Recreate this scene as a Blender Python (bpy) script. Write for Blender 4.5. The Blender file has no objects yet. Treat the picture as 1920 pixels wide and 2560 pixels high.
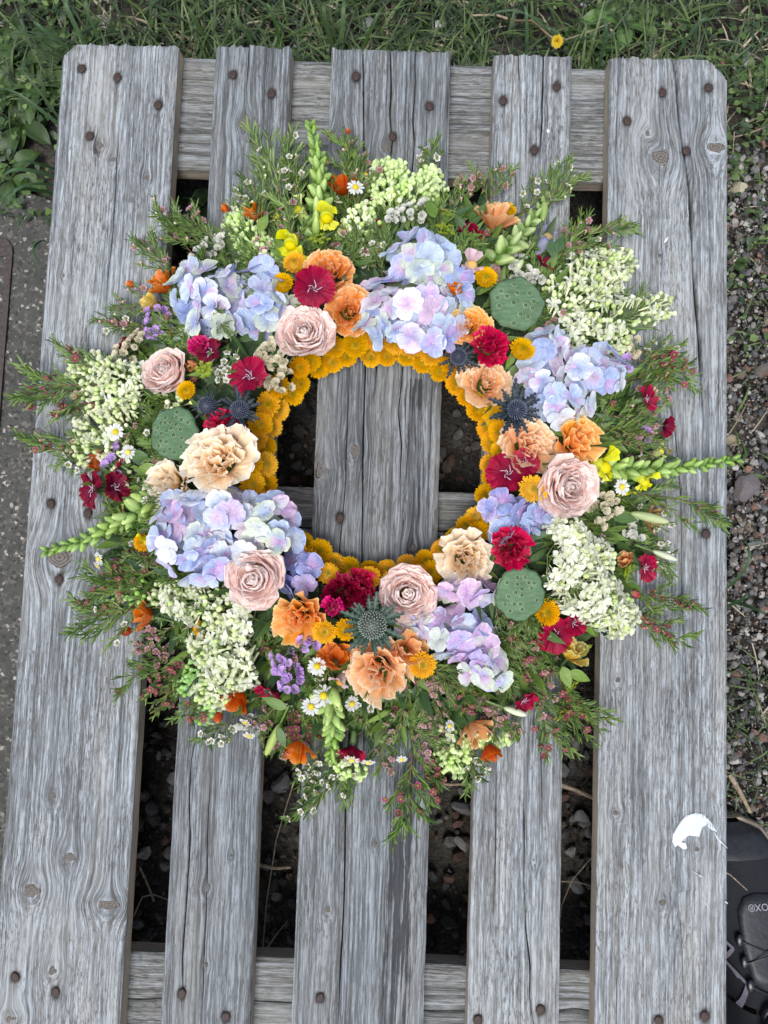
import bpy, math, random
import numpy as np
from mathutils import Matrix, Vector, Euler
sc = bpy.context.scene
C = sc.collection
PI = math.pi
# ------------------------------------------------------------------ camera
TOP = .144                                    # height of the pallet's deck above the ground
CAM = Vector((.01849, -.01561, .78814 + TOP)); ROT = Euler((.07683, .00846, .03562), 'XYZ'); F = 1737.17
cam = bpy.data.objects.new('camera', bpy.data.cameras.new('camera')); C.objects.link(cam)
cam.location = CAM; cam.rotation_euler = ROT
cam.data.sensor_fit = 'VERTICAL'; cam.data.sensor_height = 36; cam.data.lens = F / 2560 * 36
cam.data.clip_start = .01; cam.data.clip_end = 500
sc.camera = cam
# ------------------------------------------------------------------ sky and sun (bright overcast day)
w = bpy.data.worlds.new('World'); sc.world = w; w.use_nodes = True
wn = w.node_tree; wn.nodes.clear()
sky = wn.nodes.new('ShaderNodeTexSky'); sky.sky_type = 'NISHITA'; sky.sun_disc = False
SUN_EL, SUN_AZ = math.radians(70), math.radians(200)
sky.sun_elevation = SUN_EL; sky.sun_rotation = SUN_AZ; sky.air_density = 1.0; sky.dust_density = 3.0; sky.ozone_density = .9
bg = wn.nodes.new('ShaderNodeBackground'); bg.inputs[1].default_value = .11
wo = wn.nodes.new('ShaderNodeOutputWorld')
hs = wn.nodes.new('ShaderNodeHueSaturation'); hs.inputs['Saturation'].default_value = .6; wn.links.new(sky.outputs[0], hs.inputs['Color']); wn.links.new(hs.outputs[0], bg.inputs[0]); wn.links.new(bg.outputs[0], wo.inputs[0])
sl = bpy.data.lights.new('sun', 'SUN'); sl.energy = 1.5; sl.angle = math.radians(26); sl.color = (1, .975, .94)
so = bpy.data.objects.new('sun', sl); C.objects.link(so)
sd = Vector((math.sin(SUN_AZ) * math.cos(SUN_EL), math.cos(SUN_AZ) * math.cos(SUN_EL), math.sin(SUN_EL)))
so.rotation_euler = sd.to_track_quat('Z', 'Y').to_euler()
sc.view_settings.view_transform = 'Standard'; sc.view_settings.look = 'None'
sc.view_settings.exposure = 1.06; sc.view_settings.gamma = 1; sc.view_settings.use_curve_mapping = False
# ------------------------------------------------------------------ helpers
RM = ROT.to_matrix(); DK = 1920 / 1659
def at(u, v, z):
    'point of the place at height z above the ground seen at pixel (u, v) of the 1920 x 2560 picture'
    d = RM @ Vector((u - 960, 1280 - v, -F)); t = (z - CAM.z) / d.z
    return CAM + d * t
def D(x, y, z): return at(x * DK, y * DK, z)
def mm(px, z): return px * DK * (CAM.z - z) / F          # a length measured on the picture, in metres at height z
def rnd(seed): return np.random.default_rng(seed)
def smooth_noise(n, k, rng, amp=1.):
    c = rng.normal(size=k + 3); x = np.linspace(0, k, n); i = x.astype(int); f = x - i; f = f * f * (3 - 2 * f)
    return amp * (c[i] * (1 - f) + c[i + 1] * f)
class MB:
    def __init__(s): s.V = []; s.Fc = []; s.K = []; s.G = []; s.n = 0
    def add(s, V, Fc, K=(1, 1, 1), G=None):
        V = np.asarray(V, float).reshape(-1, 3); m = len(V)
        K = np.broadcast_to(np.asarray(K, float), (m, 3)); G = np.zeros((m, 3)) if G is None else np.asarray(G, float).reshape(-1, 3)
        s.V.append(V); s.K.append(K); s.G.append(G)
        s.Fc += [tuple(i + s.n for i in f) for f in Fc]; s.n += m
        return s
    def grid(s, P, K=(1, 1, 1), G=None, wrap=False):
        n, m = P.shape[:2]; f = []
        for i in range(n - 1):
            for j in range(m if wrap else m - 1):
                k = (j + 1) % m
                f.append((i * m + j, i * m + k, (i + 1) * m + k, (i + 1) * m + j))
        if isinstance(K, np.ndarray) and K.ndim == 3: K = K.reshape(-1, 3)
        return s.add(P.reshape(-1, 3), f, K, G)
    def merge(s, o, M, tint=None):
        M = np.array(M)
        for V, K, G in zip(o.V, o.K, o.G):
            s.V.append(V @ M[:3, :3].T + M[:3, 3]); s.K.append(K if tint is None else np.clip(K * tint, 0, 1)); s.G.append(G)
        s.Fc += [tuple(i + s.n for i in f) for f in o.Fc]; s.n += o.n
    def mesh(s, name, mat, smooth=True):
        me = bpy.data.meshes.new(name)
        V = np.concatenate(s.V); me.from_pydata(V.tolist(), [], s.Fc)
        for nm, A in (('Col', s.K), ('G', s.G)):
            A = np.concatenate(A)
            if nm == 'Col':
                a = me.attributes.new('Col', 'FLOAT_COLOR', 'POINT'); a.data.foreach_set('color', np.c_[A, np.ones(len(A))].ravel())
            else:
                a = me.attributes.new('G', 'FLOAT_VECTOR', 'POINT'); a.data.foreach_set('vector', A.ravel())
        if smooth: me.polygons.foreach_set('use_smooth', [True] * len(me.polygons))
        me.materials.append(mat); return me
def link(name, data, parent=None, M=None, **props):
    o = bpy.data.objects.new(name, data); C.objects.link(o)
    if parent is not None: o.parent = parent
    if M is not None: o.matrix_basis = M
    for k, v in props.items(): o[k] = v
    return o
def frame(N, spin=0., P=(0, 0, 0), s=1.):
    N = Vector(N).normalized(); q = Vector((0, 0, 1)).rotation_difference(N)
    return Matrix.Translation(P) @ q.to_matrix().to_4x4() @ Matrix.Rotation(spin, 4, 'Z') @ Matrix.Scale(s, 4)
def along(X, P=(0, 0, 0), s=1., roll=0., up=(0, 0, 1)):
    'frame whose x axis runs along X'
    X = Vector(X).normalized(); U = Vector(up); Y = U.cross(X)
    if Y.length < 1e-4: Y = Vector((0, 1, 0))
    Y.normalize(); Z = X.cross(Y)
    M = Matrix((X, Y, Z)).transposed().to_4x4()
    return Matrix.Translation(P) @ M @ Matrix.Rotation(roll, 4, 'X') @ Matrix.Scale(s, 4)
def tube(mb, pts, r, K=(1, 1, 1), n=5):
    pts = np.asarray(pts, float); r = np.broadcast_to(np.asarray(r, float), (len(pts),))
    T = np.gradient(pts, axis=0); T /= np.linalg.norm(T, axis=1)[:, None] + 1e-12
    up = np.array([0, 0, 1.]) if abs(T[0, 2]) < .9 else np.array([1., 0, 0])
    A = np.cross(T, up); A /= np.linalg.norm(A, axis=1)[:, None] + 1e-9; B = np.cross(T, A)
    a = np.linspace(0, 2 * PI, n, endpoint=False)
    P = pts[:, None] + r[:, None, None] * (A[:, None] * np.cos(a)[None, :, None] + B[:, None] * np.sin(a)[None, :, None])
    mb.grid(P, K, wrap=True)
    k = mb.n; mb.Fc.append(tuple(range(k - n, k)))
def ellipsoid(mb, c, r, K=(1, 1, 1), K2=None, n=6, m=8, R=None, lump=0., rng=None):
    'K at the bottom pole, K2 at the top pole'
    s = np.linspace(0, PI, n + 1); a = np.linspace(0, 2 * PI, m, endpoint=False)
    P = np.stack([np.sin(s)[:, None] * np.cos(a), np.sin(s)[:, None] * np.sin(a), -np.cos(s)[:, None] * np.ones(m)], -1)
    if lump: P = P * (1 + lump * rng.normal(size=(n + 1, m, 1)) * np.sin(s)[:, None, None])
    P = P * np.asarray(r, float)
    if R is not None: P = P @ np.array(R).T
    P = P + np.asarray(c, float)
    if K2 is not None:
        f = (s / PI)[:, None, None]; K = np.broadcast_to(np.asarray(K) * (1 - f) + np.asarray(K2) * f, (n + 1, m, 3)).copy()
    mb.grid(P, K, wrap=True)
def rotz(P, th):
    c, s = math.cos(th), math.sin(th); return P @ np.array([[c, s, 0], [-s, c, 0], [0, 0, 1]])
def petal(mb, th, r0, L, a0, a1, W, Rc, K, z0=0, ruf=0, nf=3., ph=0., ser=0, nser=9, fan=False, n=6, m=9, p1=.6, p2=3., corner=.18):
    'K = (base colour, tip colour, rim colour). a0, a1: lean from the flower axis at base and tip'
    s = np.linspace(0, 1, n); t = np.linspace(-1, 1, m)
    al = a0 + (a1 - a0) * s; ds = np.r_[0, np.diff(s)]
    am = np.r_[al[0], (al[1:] + al[:-1]) / 2]
    r = r0 + np.cumsum(L * np.sin(am) * ds); z = z0 + np.cumsum(L * np.cos(am) * ds)
    if fan: wd = W / 2 * (.12 + .88 * s ** .75)
    else:
        q = s ** p1 * np.clip(1 - s ** p2, 0, 1) ** .5; wd = W / 2 * q / q.max(); wd[0] = W * .06
    S, T = np.meshgrid(s, t, indexing='ij')
    phi = wd[:, None] * T / Rc
    Y = Rc * np.sin(phi); inn = Rc * (1 - np.cos(phi))
    off = inn + ruf * S ** 2 * np.sin(nf * PI * T + ph) + ruf * .4 * S ** 2 * np.sin(nf * 2.3 * PI * T + ph * 2)
    ext = -L * corner * T ** 2 * S ** 2 if fan else 0 * S
    if ser: ext = ext + ser * S ** 5 * (np.where(np.arange(m) % 2, 1, -1)[None] * .5 + .5 * np.sin(nser * T + ph))
    X = r[:, None] - np.cos(al)[:, None] * off + np.sin(al)[:, None] * ext
    Z = z[:, None] + np.sin(al)[:, None] * off + np.cos(al)[:, None] * ext
    P = rotz(np.stack([X, Y, Z], -1).reshape(-1, 3), th).reshape(n, m, 3)
    kb, kt, kr = [np.asarray(c, float) for c in K]
    f = np.clip(S * 1.25 - .1, 0, 1)[..., None]; col = kb * (1 - f) + kt * f
    e = np.clip(np.maximum(S - .86, 0) * 7, 0, 1)
    if not fan: e = np.maximum(e, np.clip((np.abs(T) - .75) * 3, 0, 1) * (S > .3))
    else: e = np.maximum(e, np.clip((np.abs(T) - .9) * 6, 0, 1) * S)
    e = e[..., None]; col = col * (1 - e) + kr * e
    mb.grid(P, col, np.stack([S, T, np.full_like(S, th)], -1))
# ------------------------------------------------------------------ materials
class NT:
    def __init__(s, name):
        s.m = bpy.data.materials.new(name); s.m.use_nodes = True; s.t = s.m.node_tree; s.t.nodes.clear()
        s.out = s.n('OutputMaterial')
    def n(s, k, **kw):
        o = s.t.nodes.new('ShaderNode' + k)
        for a, b in kw.items(): setattr(o, a, b)
        return o
    def l(s, a, b): s.t.links.new(a, b)
    def val(s, sock, v):
        if hasattr(v, 'is_linked') or isinstance(v, bpy.types.NodeSocket): s.l(v, sock)
        else: sock.default_value = v
    def math(s, op, a, b=0., c=0., clamp=False):
        o = s.n('Math', operation=op, use_clamp=clamp); s.val(o.inputs[0], a); s.val(o.inputs[1], b); s.val(o.inputs[2], c); return o.outputs[0]
    def mix(s, f, a, b, mode='MIX'):
        o = s.n('Mix', data_type='RGBA', blend_type=mode); s.val(o.inputs[0], f)
        for k, v in ((6, a), (7, b)): s.val(o.inputs[k], v if not isinstance(v, tuple) else (*v, 1))
        return o.outputs[2]
    def ramp(s, f, *st):
        o = s.n('ValToRGB'); s.l(f, o.inputs[0]); e = o.color_ramp.elements
        while len(e) < len(st): e.new(.5)
        for k, (p, c) in zip(e, st): k.position = p; k.color = (*c, 1) if isinstance(c, tuple) else (c, c, c, 1)
        return o.outputs[0]
    def noise(s, vec, scale, detail=3., rough=.5, dist=0.):
        o = s.n('TexNoise'); s.l(vec, o.inputs['Vector']); o.inputs['Scale'].default_value = scale
        o.inputs['Detail'].default_value = detail; o.inputs['Roughness'].default_value = rough; o.inputs['Distortion'].default_value = dist
        return o.outputs['Fac']
    def attr(s, nm): o = s.n('Attribute'); o.attribute_name = nm; return o
    def mapv(s, vec, scale, loc=(0, 0, 0)):
        o = s.n('Mapping'); s.l(vec, o.inputs[0]); s.val(o.inputs[1], loc); o.inputs[3].default_value = scale; return o.outputs[0]
    def bump(s, h, st, d, nrm=None):
        o = s.n('Bump'); o.inputs['Strength'].default_value = st; o.inputs['Distance'].default_value = d; s.l(h, o.inputs['Height'])
        if nrm: s.l(nrm, o.inputs['Normal'])
        return o.outputs[0]
    def bsdf(s, col, rough=.6, nrm=None, spec=.4, trans=0., **kw):
        o = s.n('BsdfPrincipled'); s.val(o.inputs['Base Color'], col if not isinstance(col, tuple) else (*col, 1)); s.val(o.inputs['Roughness'], rough)
        o.inputs['Specular IOR Level'].default_value = spec
        for k, v in kw.items(): o.inputs[k.replace('_', ' ')].default_value = v
        if nrm: s.l(nrm, o.inputs['Normal'])
        sh = o.outputs[0]
        if trans:
            t = s.n('BsdfTranslucent'); s.val(t.inputs[0], col if not isinstance(col, tuple) else (*col, 1))
            if nrm: s.l(nrm, t.inputs['Normal'])
            x = s.n('MixShader'); x.inputs[0].default_value = trans; s.l(sh, x.inputs[1]); s.l(t.outputs[0], x.inputs[2]); sh = x.outputs[0]
        s.l(sh, s.out.inputs[0]); return s.m
def petal_mat(name, trans=.45, vein=.25, rough=.6, spec=.2, vs=34.):
    t = NT(name); c = t.attr('Col').outputs['Color']; g = t.attr('G').outputs['Vector']
    oi = t.n('ObjectInfo').outputs['Random']
    off = t.n('CombineXYZ'); t.l(t.math('MULTIPLY', oi, 37.), off.inputs[0]); t.l(t.math('MULTIPLY', oi, 11.), off.inputs[2])
    v = t.mapv(g, (2.2, vs / 2, 1), off.outputs[0])
    ve = t.noise(v, 1., 3., .55)
    geo = t.n('NewGeometry').outputs['Position']
    sp = t.noise(geo, 160., 3., .6)
    k = t.math('ADD', t.math('MULTIPLY', t.math('SUBTRACT', ve, .5), vein * 2.2), t.math('MULTIPLY', t.math('SUBTRACT', sp, .5), vein * 1.2))
    k = t.math('ADD', k, t.math('MULTIPLY', t.math('SUBTRACT', oi, .5), .18))
    hsv = t.n('HueSaturation'); t.l(c, hsv.inputs['Color']); t.l(t.math('ADD', k, 1.), hsv.inputs['Value'])
    t.l(t.math('SUBTRACT', 1.02, t.math('MULTIPLY', k, .8)), hsv.inputs['Saturation'])
    b = t.bump(ve, .35, .0012, t.bump(sp, .2, .0008))
    return t.bsdf(hsv.outputs[0], rough, b, spec, trans)
M_PET = petal_mat('petal_tissue'); M_CARN = petal_mat('velvet_petal', .25, .3, .6, .15); M_HYD = petal_mat('hydrangea_petal', .38, .42, .5, .3, 20.)
M_LEAF = petal_mat('leaf_tissue', .32, .35, .45, .4, 14.); M_BUD = petal_mat('bud_skin', .06, .2, .45, .4, 10.)
M_POD = petal_mat('pod_skin', 0, .35, .75, .15, 20.); M_THI = petal_mat('thistle_skin', .05, .4, .5, .4, 20.)
def wood_mat(name, lo, mid, hi, warm, seed, streak=1., ys=1.):
    t = NT(name); g = t.attr('G').outputs['Vector']; c = t.attr('Col'); sep = t.n('SeparateColor'); t.l(c.outputs['Color'], sep.inputs[0])
    side, stain, wn_ = sep.outputs[0], sep.outputs[1], sep.outputs[2]
    sx = t.n('CombineXYZ'); t.l(t.math('MULTIPLY', t.n('ObjectInfo').outputs['Random'], 30.), sx.inputs[0]); sx.inputs[1].default_value = seed
    P = lambda a, b: t.mapv(g, (a, b * ys, 3), sx.outputs[0])
    fib = t.noise(P(900, 24), 1., 5., .7)            # fine fibre
    band = t.math('ADD', t.math('MULTIPLY', t.noise(P(330, 7), 1., 4., .65, .4), .55), t.math('MULTIPLY', t.noise(P(210, 2.0), 1., 3., .6, .3), .45))      # growth bands
    wide = t.noise(P(22, 2.6), 1., 4., .65)           # weathered zones
    speck = t.noise(P(600, 80), 1., 3., .75)          # mildew dashes
    patch = t.noise(P(22, 9), 1., 5., .75)
    flake = t.noise(P(380, 40), 1., 4., .75)          # raised silvery flakes
    k = t.math('ADD', t.math('MULTIPLY', fib, .40), t.math('ADD', t.math('MULTIPLY', band, .42), t.math('MULTIPLY', wide, .30)))
    k = t.math('ADD', k, t.math('MULTIPLY', t.math('SUBTRACT', band, .5), .35))
    k = t.math('ADD', t.math('SUBTRACT', k, .06), t.math('MULTIPLY', t.math('SUBTRACT', flake, .5), .45))
    col = t.ramp(k, (.36, lo), (.48, mid), (.58, hi), (.70, tuple(min(1, x * 1.22) for x in hi)))
    col = t.mix(t.ramp(wide, (.44, 0.), (.66, .65)), col, t.mix(.55, col, warm))
    dk = t.math('MULTIPLY', t.ramp(speck, (.52, 0.), (.60, 1.)), t.ramp(patch, (.40, 0.12), (.60, .95)))
    col = t.mix(t.math('MULTIPLY', dk, .85), col, (.085, .075, .066))
    gap = t.ramp(t.noise(P(460, 3.6), 1., 3., .5), (.31, 1.), (.36, 0.))
    col = t.mix(t.math('MULTIPLY', gap, .55 * streak), col, (.035, .034, .036))
    hid = t.noise(P(170, 9), 1., 5., .75)
    st = t.math('MULTIPLY', t.math('MULTIPLY', stain, 2.5, clamp=True), t.ramp(t.math('ADD', hid, t.math('MULTIPLY', stain, .13)), (.57, 0.), (.62, 1.)))
    col = t.mix(t.math('MULTIPLY', st, .9), col, (.03, .032, .035))
    fresh = t.mix(fib, (.30, .22, .14), (.56, .47, .34))
    col = t.mix(side, col, t.mix(t.ramp(patch, (.45, 0.), (.7, .7)), fresh, (.2, .19, .18)))
    col = t.mix(wn_, col, (.012, .011, .01))
    h = t.math('ADD', t.math('MULTIPLY', fib, .7), t.math('SUBTRACT', t.math('MULTIPLY', band, .7), t.math('ADD', t.math('MULTIPLY', dk, .3), t.math('MULTIPLY', gap, .5))))
    b = t.bump(h, .9, .0018)
    return t.bsdf(col, .82, b, .2)
def plain(name, c1, c2, scale=80., rough=.7, bump=.3, spec=.3, dist=.002, metal=0., det=4.):
    t = NT(name); p = t.n('NewGeometry').outputs['Position']; n1 = t.noise(p, scale, det, .6)
    col = t.mix(t.ramp(n1, (.3, 0.), (.7, 1.)), c1, c2)
    return t.bsdf(col, rough, t.bump(n1, bump, dist), spec, Metallic=metal)
def stone_mat(name):
    t = NT(name); c = t.attr('Col').outputs['Color']; p = t.n('NewGeometry').outputs['Position']
    n1 = t.noise(p, 420., 4., .7); n2 = t.noise(p, 90., 3., .6)
    col = t.mix(t.ramp(n1, (.35, 0.), (.7, .75)), c, t.mix(.55, c, (.02, .02, .02)))
    col = t.mix(t.ramp(n2, (.5, 0.), (.66, .5)), col, (.075, .06, .05))
    return t.bsdf(col, .8, t.bump(n1, .4, .0015), .25)
def soil_mat():
    t = NT('soil'); p = t.n('NewGeometry').outputs['Position']; n1 = t.noise(p, 130., 6., .7); n2 = t.noise(p, 14., 4., .6)
    v = t.n('TexVoronoi'); t.l(p, v.inputs['Vector']); v.inputs['Scale'].default_value = 210.
    col = t.mix(t.ramp(n1, (.35, 0.), (.7, 1.)), (.014, .012, .010), (.065, .058, .05))
    col = t.mix(t.ramp(n2, (.4, 0.), (.65, .5)), col, (.10, .093, .082))
    h = t.math('SUBTRACT', n1, v.outputs['Distance'])
    return t.bsdf(col, .95, t.bump(h, .9, .006), .1)
def concrete_mat():
    t = NT('concrete'); p = t.n('NewGeometry').outputs['Position']
    v = t.n('TexVoronoi'); t.l(p, v.inputs['Vector']); v.inputs['Scale'].default_value = 260.
    g = t.n('SeparateColor'); t.l(v.outputs['Color'], g.inputs[0])
    n1 = t.noise(p, 45., 6., .75); n2 = t.noise(p, 380., 3., .7); n3 = t.noise(p, 9., 3., .6)
    col = t.mix(t.ramp(n1, (.3, 0.), (.7, 1.)), (.045, .045, .042), (.095, .094, .088))
    col = t.mix(t.ramp(g.outputs[0], (.8, 0.), (.84, .75)), col, (.16, .145, .125))
    col = t.mix(t.ramp(g.outputs[1], (.86, 0.), (.9, .8)), col, (.03, .032, .033))
    col = t.mix(t.ramp(g.outputs[2], (.95, 0.), (.965, .9)), col, (.38, .37, .34))
    col = t.mix(t.ramp(n2, (.5, 0.), (.7, .55)), col, (.035, .035, .033))
    col = t.mix(t.ramp(n3, (.4, 0.), (.7, .45)), col, (.045, .05, .045))
    return t.bsdf(col, .9, t.bump(t.math('ADD', n2, n1), .7, .003), .2)
M_STONE, M_SOIL, M_CONC = stone_mat('pebble_stone'), soil_mat(), concrete_mat()
M_NAIL = plain('rusty_nail', (.012, .009, .009), (.05, .025, .018), 700., .65, .6, .4, .0008)
M_TWIG = plain('dry_twig', (.12, .09, .06), (.33, .27, .2), 300., .8, .5)
M_STICK = plain('pale_stick', (.22, .18, .14), (.42, .37, .3), 220., .8, .5)
M_PAINT = plain('dried_white_paint', (.40, .44, .50), (.56, .57, .57), 120., .4, .4, .4)
M_RUST = plain('rusted_iron', (.02, .018, .018), (.06, .045, .04), 200., .7, .6, .4)
M_FOAM = plain('wet_green_foam', (.008, .02, .008), (.03, .055, .02), 300., .9, .6)
# ------------------------------------------------------------------ ground
def ground():
    n = 141; xs = np.linspace(-1.15, 1.15, n); ys = np.linspace(-1.15, 1.15, n)
    rng = rnd(3); H = np.zeros((n, n))
    for k, a in ((8, .002), (20, .0015), (60, .0015)):
        c = rng.normal(size=(k + 2, k + 2)); q = np.linspace(0, k, n); i = q.astype(int); f = q - i; f = f * f * (3 - 2 * f)
        A = c[i][:, i] * (1 - f) + c[i][:, i + 1] * f; B = c[i + 1][:, i] * (1 - f) + c[i + 1][:, i + 1] * f
        H += a * (A * (1 - f)[:, None] + B * f[:, None])
    H *= np.clip((1.15 - np.maximum(np.abs(xs)[None], np.abs(ys)[:, None])) * 8, 0, 1)
    X, Y = np.meshgrid(xs, ys); mb = MB(); H = H - .004
    H = np.where((X < -.30) & (Y < .49), -.03, H)
    mb.grid(np.stack([X, Y, H], -1))
    r = 60.; o = 1.15; z = -.004      # the same sheet carried on to the horizon
    V = [(-o, -o, z), (o, -o, z), (o, o, z), (-o, o, z), (-r, -r, z), (r, -r, z), (r, r, z), (-r, r, z)]
    mb.add(V, [(4, 5, 1, 0), (5, 6, 2, 1), (6, 7, 3, 2), (7, 4, 0, 3)])
    link('ground', mb.mesh('ground', M_SOIL), kind='structure')
ground()
def slab():
    rng = rnd(5); mb = MB()
    # outline: ragged far end, broken right edge below the pallet
    xr = -.335; n = 60; ys = np.linspace(-1.1, .50, n); m = 40; xs = np.linspace(-1.1, xr, m)
    X, Y = np.meshgrid(xs, ys); X = X + (np.linspace(0, 1, m)[None] ** 8) * smooth_noise(n, 24, rng, .008)[:, None]
    Y = Y + (np.linspace(0, 1, n)[:, None] ** 10) * (smooth_noise(m, 14, rng, .01)[None] - np.linspace(0, .03, m)[None])
    Z = np.full_like(X, .012) + rng.normal(size=X.shape) * .0005
    P = np.stack([X, Y, Z], -1)
    hx = (P[..., 0] < -.446)
    mb.grid(P)
    for line in (P[-1], P[:, -1]):
        a = line.copy(); b = line.copy(); b[:, 2] = -.03; mb.grid(np.stack([a, b]))
    link('concrete_slab', mb.mesh('slab', M_CONC), kind='structure')
slab()
ICO = None
def pebbles(name, n, box, size, cols, seed, sub=1, zb=0., **props):
    rng = rnd(seed); import bmesh
    bases = []
    for k in range(6):
        b = bmesh.new(); bmesh.ops.create_icosphere(b, subdivisions=sub, radius=1)
        V = np.array([v.co[:] for v in b.verts]); Fc = [tuple(v.index for v in f.verts) for f in b.faces]; b.free()
        for q in range(7):                     # knock flats off the pebble
            d = rng.normal(size=3); d /= np.linalg.norm(d); h = rng.uniform(.5, .8); p = V @ d
            V = V - np.where(p > h, (p - h), 0)[:, None] * d
        bases.append((V, Fc))
    mb = MB()
    for i in range(n):
        V, Fc = bases[i % 6]; s = size[0] + (size[1] - size[0]) * rng.random() ** 2.2
        x, y = rng.uniform(box[0], box[1]), rng.uniform(box[2], box[3])
        R = np.array(Euler(rng.uniform(-.6, .6, 2).tolist() + [rng.uniform(0, 6.3)]).to_matrix())
        P = (V * [s, s * rng.uniform(.6, 1), s * rng.uniform(.4, .75)]) @ R.T + [x, y, zb + s * .28 + rng.uniform(0, .006)]
        c = np.array(cols[rng.integers(len(cols))]) * rng.uniform(.6, 1.35)
        mb.add(P, Fc, c)
    link(name, mb.mesh(name, M_STONE, False), **props)
GC = [(.13, .13, .135), (.08, .08, .085), (.2, .195, .185), (.05, .052, .055), (.14, .115, .09), (.1, .095, .085), (.28, .27, .26), (.16, .09, .07), (.12, .13, .14)]
pebbles('gravel', 4600, (-.32, .42, -.66, .46), (.003, .0125), [tuple(.5 * c for c in k) for k in GC], 11, 1, .001, kind='stuff')  # gravel below the deck: shade of the gaps put into darker stone colours
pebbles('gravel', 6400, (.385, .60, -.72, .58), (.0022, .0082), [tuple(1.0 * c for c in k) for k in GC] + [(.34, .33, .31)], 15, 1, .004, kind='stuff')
pebbles('gravel', 900, (-.7, .75, .56, .85), (.002, .0075), GC + [(.33, .32, .3)] * 2, 12, 1, kind='stuff')
pebbles('grit', 9000, (.38, .60, -.75, .5), (.0012, .003), GC + [(.3, .29, .27)], 13, 0, .006, kind='stuff')
# ------------------------------------------------------------------ pallet
WL = at(817 * DK, 998 * DK, TOP + .03); WL.z = TOP
pallet = link('wooden_pallet', None, label='weathered grey wooden pallet lying on gravel under the flower wreath', category='pallet')
M_W = [wood_mat('wood_a', (.080, .083, .084), (.178, .194, .208), (.33, .368, .402), (.24, .212, .155), 3.),
       wood_mat('wood_b', (.05, .054, .058), (.122, .135, .146), (.24, .27, .296), (.165, .148, .115), 9., 1.2, .75),
       wood_mat('wood_c', (.056, .057, .053), (.14, .148, .147), (.25, .27, .284), (.18, .16, .12), 17., .8, .8)]
def knot_mat():
    t = NT('knot_wood'); g = t.attr('G').outputs['Vector']; s = t.n('SeparateXYZ'); t.l(g, s.inputs[0])
    rr = s.outputs[0]; p = t.n('NewGeometry').outputs['Position']; n1 = t.noise(p, 500., 3., .6)
    w_ = t.n('Math', operation='SINE'); t.l(t.math('ADD', t.math('MULTIPLY', rr, 26.), t.math('MULTIPLY', n1, 5.)), w_.inputs[0])
    col = t.mix(t.math('ADD', t.math('MULTIPLY', w_.outputs[0], .35), .5), (.055, .047, .042), (.19, .175, .16))
    col = t.mix(t.ramp(n1, (.5, 0.), (.65, .7)), col, (.05, .045, .04))
    col = t.mix(t.ramp(t.math('ADD', rr, t.math('MULTIPLY', t.math('SUBTRACT', n1, .5), .5)), (.76, 0.), (.9, .95)), col, (.02, .017, .015))
    return t.bsdf(col, .8, t.bump(t.math('ADD', n1, t.math('MULTIPLY', w_.outputs[0], .3)), .6, .001), .2)
M_KNOT = knot_mat()
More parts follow.
